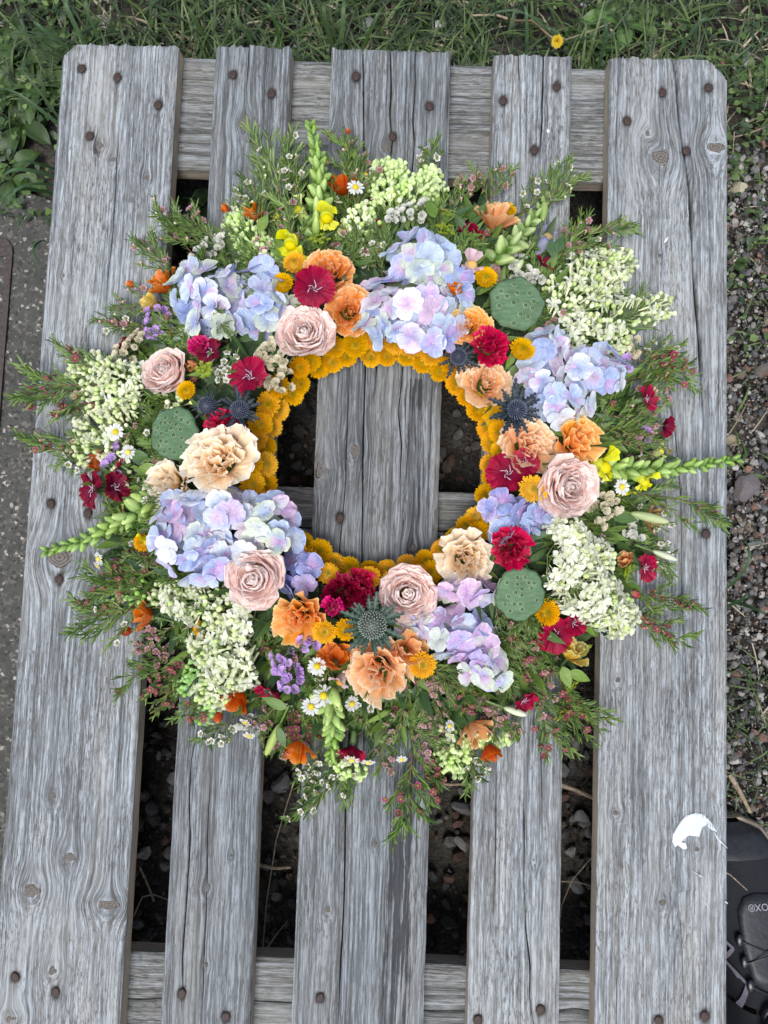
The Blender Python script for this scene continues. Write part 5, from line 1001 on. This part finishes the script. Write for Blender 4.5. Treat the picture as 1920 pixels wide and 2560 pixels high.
def weed(px_, py_, z, n, L, W, label, seed, K, el=.45, fan=None, serr=0.):
    rng = rnd(seed); b = at(px_, py_, z); b.z = .0; o = link('weed_plant', None, None, Matrix.Translation(b), label=label, category='weed', group='leafy weeds round the pallet')
    for k in range(n):
        a = (fan[0] + (fan[1] - fan[0]) * (k + rng.uniform(-.3, .3)) / n) if fan else k * 2.4 + rng.normal() * .2; mb = MB(); l = L * rng.uniform(.65, 1.1); e = el + rng.normal() * .15
        m = 9; s = np.linspace(0, 1, m + 1); w_ = W / 2 * np.sin(PI * s ** 1.5) ** .8; w_[0] = W * .06; w_[-1] = .0003; w_ = np.maximum(w_, W * .06 * (s < .3))
        if serr: w_ = w_ * (1 + serr * np.where(np.arange(m + 1) % 2, 1, -1))
        ang = e + .5 - 1.5 * s; x = np.r_[0, np.cumsum(np.cos(ang[1:])) / m] * l; zz = np.r_[0, np.cumsum(np.sin(ang[1:])) / m] * l; t = np.array([-1, -.5, 0, .5, 1])
        P = np.stack([np.broadcast_to(x[:, None], (m + 1, 5)), w_[:, None] * t, zz[:, None] + np.abs(t) * w_[:, None] * .3 + .0015 * np.sin(s * 9 + k)[:, None] * t], -1); P[..., 2] = np.maximum(P[..., 2], .003)
        kk = np.broadcast_to(np.array(K) * rng.uniform(.8, 1.25), (m + 1, 5, 3)).copy(); kk[:, 2] = kk[:, 2] * 1.35
        mb.grid(P, kk, np.stack([np.broadcast_to(s[:, None], (m + 1, 5)), np.broadcast_to(t[None] * .8, (m + 1, 5)), 0 * P[..., 0]], -1)); sub(o, 'leaf', mb.mesh('leaf', M_LEAF), Matrix.Rotation(a, 4, 'Z'))
for i, a in enumerate(((90, 200, 9, .07, .026, 'broad leaved green weed left of the pallet corner', .08, None), (40, 290, 9, .06, .026, 'dark green weed at the left edge of the photo above the concrete', .06, None), (150, 130, 7, .06, .022, 'leafy weed tucked beside the top left pallet corner', .09, None), (10, 430, 6, .06, .024, 'small weed growing over the end of the concrete slab', .085, None), (60, 110, 8, .06, .020, 'leafy weed in the far left corner', .07, None), (20, 200, 8, .07, .025, 'broad green weed at the far left edge', .08, None),
                       (1560, 40, 7, .065, .022, 'bright green weed with upright oval leaves at the top right', .12, None), (1470, 90, 5, .04, .02, 'small round leaved weed behind the dandelion', .08, None), (1500, 110, 4, .04, .018, 'single low weed above the fourth pallet board', .07, None), (1905, 170, 6, .05, .018, 'ribbed green leaf at the right edge of the photo', .12, None), (1030, 80, 9, .035, .016, 'low cut leaved weed above the third pallet board', .06, None), (1180, 115, 9, .035, .015, 'low cut leaved weed beside the dandelion stalk', .06, None), (1840, 640, 7, .03, .010, 'tiny weed in the gravel on the right', .05, None), (1850, 410, 8, .03, .014, 'small weed on the gravel near the top right', .07, None),
                       (1850, 1180, 6, .05, .006, 'narrow leaved weed in the gravel on the right', .07, None), (470, 520, 4, .05, .022, 'small leaf growing up through the first pallet gap', .05, None))):
    weed(a[0], a[1], .02, a[2], a[3], a[4], a[5], 1000 + i, np.array((a[6] * .62, a[6] * 1.15, a[6] * .33)), fan=a[7], serr=.3 if 'cut leaved' in a[5] else 0.)
def tuft(pts, label, seed, K=(.04, .085, .035)):
    rng = rnd(seed); b = at(*pts[0][0], .02); b.z = 0; o = link('grass_tuft', None, None, Matrix.Translation(b), label=label, category='grass', group='long blades of grass beside the pallet')
    for (p, q, w_) in pts:
        A = at(*p, .03) - b; B = at(*q, .05) - b; mb = MB(); n = 8; s = np.linspace(0, 1, n + 1); base = np.array([[A.x + (B.x - A.x) * t, A.y + (B.y - A.y) * t, .02 + .05 * math.sin(PI * t * .8)] for t in s]); d = np.array([B.x - A.x, B.y - A.y]); d /= np.linalg.norm(d); nrm = np.array([-d[1], d[0], 0]); ww = w_ * (1 - s ** 2.5) + .0002
        base += nrm * (np.sin(PI * s) * rng.normal() * .006)[:, None]
        P = np.stack([base + nrm * (ww * t)[:, None] + np.array([0, 0, 1]) * (abs(t) * ww * .4)[:, None] for t in (-1, 0, 1)], 1); mb.grid(P, np.array(K) * rng.uniform(.8, 1.3), np.stack([np.broadcast_to(s[:, None], (n + 1, 3)), np.broadcast_to(np.array([-.5, 0, .5]), (n + 1, 3)), 0 * P[..., 0]], -1)); sub(o, 'blade', mb.mesh('blade', M_LEAF), Matrix())
tuft([((150, 440), (0, 460), .0028), ((140, 455), (20, 530), .0026), ((150, 420), (30, 430), .0022), ((140, 480), (0, 535), .003), ((125, 590), (95, 690), .002), ((120, 600), (100, 660), .0018)], 'long grass blades lying over the concrete left of the pallet', 1)
tuft([((175, 330), (0, 225), .0024), ((165, 135), (0, 118), .002), ((180, 120), (90, 60), .0026), ((150, 300), (35, 160), .0016), ((210, 110), (175, 0), .003), ((250, 110), (246, 0), .0028)], 'long grass blades rising behind the top left pallet corner', 2, (.05, .10, .04))
tuft([((1690, 145), (1790, 80), .0024), ((1320, 130), (1300, 20), .0022), ((1400, 90), (1180, 60), .002), ((1240, 60), (1190, 0), .002), ((1500, 160), (1480, 60), .0024)], 'long grass blades above the right hand pallet boards', 3, (.05, .10, .045))
tuft([((850, 130), (860, 0), .003), ((835, 120), (830, 10), .0028), ((900, 120), (960, 20), .0024), ((560, 110), (600, 20), .0026), ((700, 115), (640, 30), .0024), ((520, 110), (470, 30), .0024), ((640, 120), (580, 60), .002)], 'tall green grass blades behind the middle boards', 4, (.05, .095, .03))
tuft([((1815, 1480), (1850, 1330), .0022), ((1830, 1500), (1910, 1540), .0022), ((1820, 1520), (1870, 1480), .002), ((1905, 1370), (1840, 1350), .001)], 'few grass blades in the gravel right of the wreath', 5)
tuft([((470, 460), (560, 440), .002), ((440, 560), (500, 470), .0018), ((450, 500), (520, 520), .0016)], 'thin grass blades in the dark gap between the left boards', 6)
def dandelion():
    b = at(1396, 95, .06); st = at(1270, 45, .01); o = link('dandelion', None, None, Matrix.Translation((b.x, b.y, 0)), label='single yellow dandelion in the grass above the pallet', category='flower'); mb = MB(); rng = rnd(77); h = MB()
    tube(h, [(st.x - b.x, st.y - b.y, .005), ((st.x - b.x) * .5, (st.y - b.y) * .5 + .01, .035), (0, 0, .052)], [.0016, .0014, .0013], (.24, .17, .1), 6); sub(o, 'stalk', h.mesh('stalk', M_LEAF), Matrix())
    for k in range(70):
        rho = math.sqrt((k + .5) / 70); petal(mb, k * 2.4, rho * .003, .006 * (.6 + .4 * rho), .2 + 1.1 * rho + rng.normal() * .15, .3 + 1.3 * rho, .0022, .004, ((.6, .4, .01), (.72, .52, .01), (.76, .58, .02)), n=4, m=3, p1=.2, p2=9)
    sub(o, 'petals', mb.mesh('petals', M_PET), frame((-.2, -.75, .7), 0, (0, 0, .054)), kind='stuff')
dandelion()
# ------------------------------------------------------------------ stones, twigs, grate
def rock(px_, py_, s, K, seed, label):
    rng = rnd(seed); import bmesh; b = bmesh.new(); bmesh.ops.create_icosphere(b, subdivisions=3, radius=1); V = np.array([v.co[:] for v in b.verts]); Fc = [tuple(v.index for v in f.verts) for f in b.faces]; b.free()
    for q in range(11):
        d = rng.normal(size=3); d /= np.linalg.norm(d); h = rng.uniform(.45, .8); p = V @ d; V = V - np.where(p > h, p - h, 0)[:, None] * d
    V *= 1 + rng.normal(size=(len(V), 1)) * .008; P = at(px_, py_, .01); mb = MB(); mb.add(V * [s[0], s[1], s[2]], Fc, K); P.z = s[2] * .4 + .006
    link('stone', mb.mesh('stone', M_STONE, False), None, Matrix.Translation(P) @ Matrix.Rotation(rng.uniform(0, 6), 4, 'Z'), label=label, category='stone', group='larger stones on the ground')
for i, a in enumerate(((1860, 152, (.020, .013, .010), (.26, .27, .28), 'pale grey angular stone behind the right pallet corner'), (1812, 150, (.010, .008, .006), (.24, .13, .1), 'small reddish stone beside the pale angular stone'), (1848, 468, (.014, .010, .008), (.36, .33, .24), 'pale yellowish stone beside the right pallet board'), (1862, 1215, (.022, .020, .012), (.12, .11, .115), 'large dark slate stone in the right gravel'),
                       (1830, 1100, (.013, .010, .009), (.32, .27, .18), 'sandy round stone beside the snapdragon tip'), (1905, 930, (.014, .012, .009), (.11, .10, .09), 'brown grey stone at the right edge of the photo'), (1160, 2020, (.020, .013, .010), (.10, .10, .105), 'dark stone in the gap right of the middle board'), (358, 2135, (.014, .009, .005), (.30, .31, .27), 'pale flat stone in the gap beside the left board'),
                       (1155, 2110, (.009, .013, .006), (.15, .145, .14), 'square grey stone in the gap right of the middle board'), (705, 1960, (.015, .013, .009), (.13, .135, .14), 'grey stone in the gap left of the middle board'), (1455, 2040, (.013, .011, .008), (.18, .18, .175), 'light grey stone in the gap beside the right board'), (1075, 2300, (.011, .007, .005), (.27, .12, .07), 'small orange brown stone in the gap right of the middle board'), (1440, 2215, (.011, .013, .008), (.14, .145, .15), 'blue grey stone in the gap beside the right board'), (1345, 1640, (.012, .010, .007), (.13, .13, .13), 'grey stone below the lilac in the right gap'), (250, 60, (.020, .016, .012), (.20, .19, .17), 'rough grey stone in the grass at the top left'), (1098, 62, (.012, .010, .008), (.42, .43, .43), 'pale quartz stone in the grass above the pallet'), (920, 55, (.014, .010, .008), (.28, .29, .28), 'light stone half hidden in the top grass'))):
    rock(a[0], a[1], a[2], a[3], 1100 + i, a[4])
def twig(pts, r, label, mat, z=.012, name='twig', cat='twig'):
    P = [at(u, v, z + .004) for u, v in pts]; b = P[0]; rng = rnd(int(pts[0][0])); Q = [np.array(p - b) + rng.normal(size=3) * .0006 for p in P]; q = []
    for k in range(len(Q) - 1):
        for t in np.linspace(0, 1, 5)[:-1]: q.append(Q[k] * (1 - t) + Q[k + 1] * t)
    q.append(Q[-1]); q = np.array(q); mb = MB(); tube(mb, q, r * (1 + rng.normal(size=len(q)) * .06) * np.linspace(1.1, .75, len(q)), (1, 1, 1), 8); link(name, mb.mesh(name, mat), None, Matrix.Translation(b), label=label, category=cat)
twig([(1760, 2290), (1822, 2372), (1850, 2440), (1900, 2530), (1960, 2620)], .0045, 'pale peeled stick lying along the shoe at the lower right', M_STICK, name='stick', cat='stick')
twig([(1822, 1935), (1850, 1980), (1875, 2030)], .0032, 'brown stick end in the gravel above the shoe', M_TWIG, name='stick', cat='stick')
twig([(1395, 1960), (1440, 1975), (1490, 2000)], .003, 'brown twig lying across the right gap', M_TWIG)
twig([(1388, 2200), (1440, 2205), (1490, 2216)], .0008, 'thin straw crossing the right gap', M_TWIG)
twig([(1480, 2145), (1430, 2200), (1405, 2260), (1395, 2330)], .0008, 'curved thin root in the right gap', M_TWIG)
twig([(735, 1950), (715, 2020), (690, 2100), (668, 2250), (655, 2400)], .0009, 'long thin root in the gap left of the middle board', M_TWIG)
twig([(640, 2160), (690, 2170), (730, 2165)], .0022, 'short dark twig left of the middle board', M_TWIG)
twig([(350, 2170), (365, 2200), (385, 2255)], .0016, 'light brown root in the first gap', M_TWIG); twig([(335, 2290), (355, 2245), (385, 2235), (420, 2250)], .001, 'thin curved root in the first gap', M_TWIG)
twig([(660, 2380), (690, 2340), (720, 2300)], .0009, 'thin root crossing beside the middle board', M_TWIG); twig([(1070, 1950), (1120, 1962), (1180, 1960)], .002, 'grey twig under the bottom of the wreath', M_TWIG)
twig([(1270, 45), (1240, 35), (1180, 40)], .0016, 'brown runner in the grass beside the dandelion', M_TWIG, .03); twig([(1410, 100), (1480, 75), (1530, 55)], .0009, 'pale straw across the top weeds', M_TWIG, .03); twig([(1830, 345), (1870, 335), (1920, 315)], .0009, 'pale straw over the right gravel weeds', M_TWIG, .02); twig([(1835, 330), (1834, 385)], .0007, 'short upright straw beside the right board', M_TWIG, .03)
twig([(1790, 2170), (1826, 2190), (1868, 2225)], .0008, 'thin straw lying over the black shoe', M_TWIG, .075)
def grate():
    P = at(0, 914, .012); o = link('drain_grate', None, None, Matrix.Translation((P.x - .13, P.y, .013)), label='rusty iron drain grate set in the concrete at the left edge', category='grate'); w_, h = .137, .178 
    mb = MB(); pts = []
    for cx_, cy_, a0 in ((w_ - .02, h - .02, 0), (-w_ + .02, h - .02, 1), (-w_ + .02, -h + .02, 2), (w_ - .02, -h + .02, 3)):
        for t in np.linspace(0, 1, 5): a = (a0 + t) * PI / 2; pts.append((cx_ + .02 * math.cos(a), cy_ + .02 * math.sin(a)))
    pts = np.array(pts); inn = pts * [(w_ - .009) / w_, (h - .009) / h]
    R = [np.c_[pts, np.full(len(pts), z)] for z in (-.012, .003)] + [np.c_[inn, np.full(len(pts), z)] for z in (.003, -.012)]; mb.grid(np.stack(R), wrap=True); sub(o, 'frame', mb.mesh('frame', M_RUST, False), Matrix())
    bm_ = MB(); x, y, z0, z1 = w_ - .008, .0045, -.008, .0015; V = [(sx * x, sy * y, z) for z in (z0, z1) for sx, sy in ((-1, -1), (1, -1), (1, 1), (-1, 1))]; bm_.add(V, [(4, 5, 6, 7), (0, 1, 5, 4), (1, 2, 6, 5), (2, 3, 7, 6), (3, 0, 4, 7), (3, 2, 1, 0)]); me = bm_.mesh('bar', M_RUST, False)
    for k in range(13): sub(o, 'bar', me, Matrix.Translation((0, -h + .022 + k * (2 * h - .044) / 12, 0)))
    pit = MB(); V = [(-w_ + .003, -h + .003, -.0095), (w_ - .003, -h + .003, -.0095), (w_ - .003, h - .003, -.0095), (-w_ + .003, h - .003, -.0095)]; 
grate()
# ------------------------------------------------------------------ paint spatter on the right board
def spatter():
    o = None; outl = [(1682, 2085), (1690, 2070), (1702, 2052), (1712, 2040), (1728, 2034), (1748, 2035), (1762, 2045), (1768, 2060), (1757, 2066), (1752, 2078), (1748, 2092), (1738, 2090), (1722, 2088), (1708, 2098), (1700, 2108), (1712, 2110), (1716, 2122), (1706, 2122), (1694, 2112), (1688, 2118), (1680, 2104)]
    P = np.array([tuple(at(u, v, TOP)[:2]) for u, v in outl]); c = P.mean(0); n = len(P); mb = MB(); c = np.array(at(1718, 2072, TOP)[:2])
    V = [(p[0] - c[0], p[1] - c[1], .0002) for p in P] + [((p[0] - c[0]) * .9, (p[1] - c[1]) * .9, .0011) for p in P] + [(0, 0, .0014)]
    Fc = [(i, (i + 1) % n, n + (i + 1) % n, n + i) for i in range(n)] + [tuple(range(n, 2 * n)) for i in range(1)]; mb.add(V, Fc)
    o = link('dried_paint_splash', mb.mesh('paint', M_PAINT, False), None, Matrix.Translation((c[0], c[1], TOP + .0004)), label='dried white paint splash on the right hand pallet board', category='paint splash')
    t = NT('thin_paint'); p = t.n('NewGeometry').outputs['Position']; n1 = t.noise(t.mapv(p, (900, 120, 1)), 1., 3., .6); n_ = t.n('BsdfPrincipled'); n_.inputs['Base Color'].default_value = (.62, .70, .8, 1); n_.inputs['Roughness'].default_value = .6; tr = t.n('BsdfTransparent'); x = t.n('MixShader'); t.l(t.ramp(n1, (.4, .1), (.6, .9)), x.inputs[0]); t.l(tr.outputs[0], x.inputs[1]); t.l(n_.outputs[0], x.inputs[2]); t.l(x.outputs[0], t.out.inputs[0])
    sm = [(1712, 2038), (1722, 2036), (1740, 2030), (1756, 2035), (1768, 2046), (1780, 2060), (1790, 2078), (1776, 2072), (1764, 2062), (1750, 2050)]; q = [(at(u, v, TOP).x - c[0], at(u, v, TOP).y - c[1], .0017) for u, v in sm]; b = MB(); b.add(q, [tuple(range(len(q)))]); 
    sub(o, 'paint_smear', b.mesh('smear', t.m, False), Matrix()); d = MB()
    for (a, w1, w2, b_) in (((1783, 2078), .0003, .0012, (1795, 2098)), ((1795, 2098), .0012, .0003, (1818, 2120)), ((1728, 2176), .0002, .0007, (1745, 2185)), ((1745, 2186), .0015, .0003, (1758, 2192)), ((1762, 2255), .0004, .0006, (1772, 2268)), ((1812, 2252), .001, .0006, (1818, 2258))):
        A, B = at(*a, TOP), at(*b_, TOP); tube(d, [(A.x - c[0], A.y - c[1], .0004), ((A.x + B.x) / 2 - c[0], (A.y + B.y) / 2 - c[1], .0005), (B.x - c[0], B.y - c[1], .0004)], [w1, (w1 + w2) / 2, w2], (1, 1, 1), 5)
    sub(o, 'paint_drips', d.mesh('drips', M_PAINT), Matrix())
    p = at(1370, 328, TOP); m_ = MB(); ellipsoid(m_, (0, 0, 0), (.0022, .0026, .0006), (1, 1, 1), (1, 1, 1)); link('paint_drop', m_.mesh('drop', M_PAINT), None, Matrix.Translation((p.x, p.y, TOP + .0006)), label='tiny white paint drop on the fourth board near the top', category='paint drop')
    p = at(1665, 600, TOP); m_ = MB(); ellipsoid(m_, (0, 0, 0), (.0015, .0045, .0006), (1, 1, 1), (1, 1, 1)); link('paint_drop', m_.mesh('drop', M_PAINT), None, Matrix.Translation((p.x, p.y, TOP + .0006)) @ Matrix.Rotation(-.6, 4, 'Z'), label='thin white paint fleck on the right board beside its long crack', category='paint drop')
spatter()
# ------------------------------------------------------------------ shoe
def shoe():
    toe = at(1846, 2012, .03); o = link('work_shoe', None, None, Matrix.Translation((.458, toe.y - .02, .0)) @ Matrix.Rotation(.10, 4, 'Z'), label='black laceless work shoe with tan sole edge standing beside the pallet at the lower right', category='shoe')
    S = np.array([0, .012, .03, .06, .10, .14, .18, .22, .26, .285, .295]); HW = np.array([.012, .034, .045, .052, .053, .047, .040, .039, .040, .032, .012]); XO = np.array([.0, 0, 0, .001, .002, .001, -.002, -.003, -.002, 0, 0])
    HT = np.array([.034, .050, .060, .066, .074, .084, .098, .108, .112, .108, .085])
    mat_up = plain('black_mesh_fabric', (.003, .004, .006), (.009, .011, .016), 900., .75, .8, .3, .0012); mat_toe = plain('rubber_toe', (.008, .010, .013), (.018, .020, .026), 160., .5, .3, .4); mat_sole = plain('tan_sole', (.16, .13, .095), (.30, .25, .19), 160., .75, .4)
    mat_blk = plain('black_plastic', (.004, .005, .007), (.010, .012, .016), 300., .35, .2, .5); mat_let = plain('grey_print', (.20, .21, .24), (.28, .29, .32), 300., .6, .1); mat_lil = plain('mauve_print', (.09, .085, .115), (.14, .13, .17), 300., .6, .3)
    s = np.linspace(0, 1, 60) ** 1.2 * .295; hw = np.interp(s, S, HW); xo = np.interp(s, S, XO); ht = np.interp(s, S, HT)
    def ring_(scale, z): # closed outline of the sole
        L = np.c_[xo - hw * scale, -s, np.full(60, z)]; R = np.c_[xo + hw * scale, -s, np.full(60, z)][::-1]; return np.concatenate([L, R])
    sole = MB(); sole.grid(np.stack([ring_(.97, .002), ring_(1.06, .006), ring_(1.09, .018), ring_(1.07, .027), ring_(.98, .030), ring_(.5, .030)]), wrap=True); sole.add(ring_(.97, .002)[::-1], [tuple(range(120))])
    sub(o, 'sole', sole.mesh('sole', mat_sole), Matrix.Translation((0, .004, 0)))
    def upper(s0, s1, f, mat, nm, grow=1.):
        i = (s >= s0) & (s <= s1); ss, h_, x_, t_ = s[i], hw[i], xo[i], ht[i]; a = np.linspace(0, PI, 25); pr = np.sin(a) ** .72
        P = np.stack([x_[:, None] + h_[:, None] * np.sign(np.cos(a)) * np.abs(np.cos(a)) ** .8 * .98 * grow, np.broadcast_to(-ss[:, None], (len(ss), 25)), .026 + (t_[:, None] - .026) * pr * grow], -1); mb = MB(); mb.grid(P); sub(o, nm, mb.mesh(nm, mat), Matrix())
    upper(0, .19, None, mat_up, 'upper'); upper(.19, .30, None, mat_up, 'heel_collar'); upper(0, .036, None, mat_toe, 'toe_cap', 1.02)
    mb = MB(); ellipsoid(mb, (-.002, -.225, .108), (.027, .05, .012), (1, 1, 1), (1, 1, 1), 8, 16); sub(o, 'ankle_opening', mb.mesh('opening', mat_blk), Matrix())
    def topz(x, y):
        q = -y; return float(.026 + (np.interp(q, s, ht) - .026) * max(0., 1 - (abs(x - np.interp(q, s, xo)) / (np.interp(q, s, hw))) ** 2.5) ** .30)
    def patch(outl, nm, mat, lift=.002, res=1):
        V = []; n = len(outl); cx_ = sum(p[0] for p in outl) / n; cy_ = sum(p[1] for p in outl) / n; mb = MB(); rings = []
        for k in (1., 1., .75, .5, .25, .02): rings.append([(cx_ + (p[0] - cx_) * k, cy_ + (p[1] - cy_) * k, topz(cx_ + (p[0] - cx_) * k, cy_ + (p[1] - cy_) * k) + (lift if len(rings) else -.001)) for p in outl])
        mb.grid(np.array(rings), wrap=True); sub(o, nm, mb.mesh(nm, mat), Matrix())
    patch([(-.022, -.088), (-.014, -.074), (0, -.070), (.022, -.072), (.032, -.088), (.026, -.125), (.022, -.16), (0, -.17), (-.02, -.16), (-.024, -.125)], 'tongue', mat_toe, .003)
    for k in range(3):
        for sx in (-1, 1):
            y = -.118 - k * .022; x = sx * (.026 - k * .001); mb = MB(); ellipsoid(mb, (x, y, topz(x, y) + .003), (.005, .008, .003), (1, 1, 1), (1, 1, 1), 6, 10); sub(o, 'lace_guide', mb.mesh('guide', mat_blk), Matrix())
        mb = MB(); y = -.118 - k * .022; tube(mb, [(-.024, y, topz(-.024, y) + .005), (0, y - .01 * (-1) ** k, topz(0, y) + .0065), (.024, y, topz(.024, y) + .005)], .0008, (1, 1, 1), 5); sub(o, 'lace_wire', mb.mesh('wire', mat_blk), Matrix())
    mb = MB(); z = topz(0, -.185); a = np.linspace(0, 2 * PI, 24, endpoint=False); rb = 1 + .04 * (np.arange(24) % 2)
    mb.grid(np.stack([np.c_[r * np.cos(a) * rb, r * np.sin(a) * rb, np.full(24, h)] for r, h in ((.016, -.004), (.016, .006), (.0125, .009), (.006, .008), (.0055, .0065), (.001, .0065))]), wrap=True); sub(o, 'closure_dial', mb.mesh('dial', mat_blk), frame((-.25, 0, 1), 0, (-.004, -.19, z + .001)))
    def bar(p, q, wd): # printed mauve zigzag on the side
        A, B = np.array(p), np.array(q); d = B - A; d = d / np.linalg.norm(d); nn = np.array([-d[1], d[0]]) * wd; n = 8; P = []
        for t in np.linspace(0, 1, n): c_ = A + (B - A) * t; P.append([(c_[0] + nn[0] * k, c_[1] + nn[1] * k, topz(c_[0] + nn[0] * k, c_[1] + nn[1] * k) + .0012) for k in (-1, 0, 1)])
        mb = MB(); mb.grid(np.array(P)); return mb
    z_ = MB()
    for p, q, wd in (((-.047, -.115), (-.033, -.128), .0016), ((-.033, -.128), (-.043, -.145), .0016), ((-.043, -.143), (-.026, -.162), .0016), ((-.026, -.162), (-.036, -.188), .0018), ((-.038, -.148), (-.033, -.158), .0010)): z_.merge(bar(p, q, wd), Matrix())
    sub(o, 'printed_zigzag', z_.mesh('zigzag', mat_lil), Matrix())
    cu = bpy.data.curves.new('lettering', 'FONT'); cu.body = 'AIRTOX\u00ae'; cu.size = .0105; cu.extrude = .0002; cu.align_x = 'CENTER'; cu.align_y = 'CENTER'; to = bpy.data.objects.new('tmp', cu); C.objects.link(to); dg = bpy.context.evaluated_depsgraph_get(); me = bpy.data.meshes.new_from_object(to.evaluated_get(dg)); bpy.data.objects.remove(to); me.materials.clear(); me.materials.append(mat_let)
    for v in me.vertices: # wrap the flat print over the tongue
        x, y = -v.co.x + .012, -v.co.y - .083 ; v.co.z += topz(x, y) + .0042
    sub(o, 'lettering', me, Matrix.Translation((.012, -.083, 0)) @ Matrix.Diagonal((-1, -1, 1, 1)))
shoe()
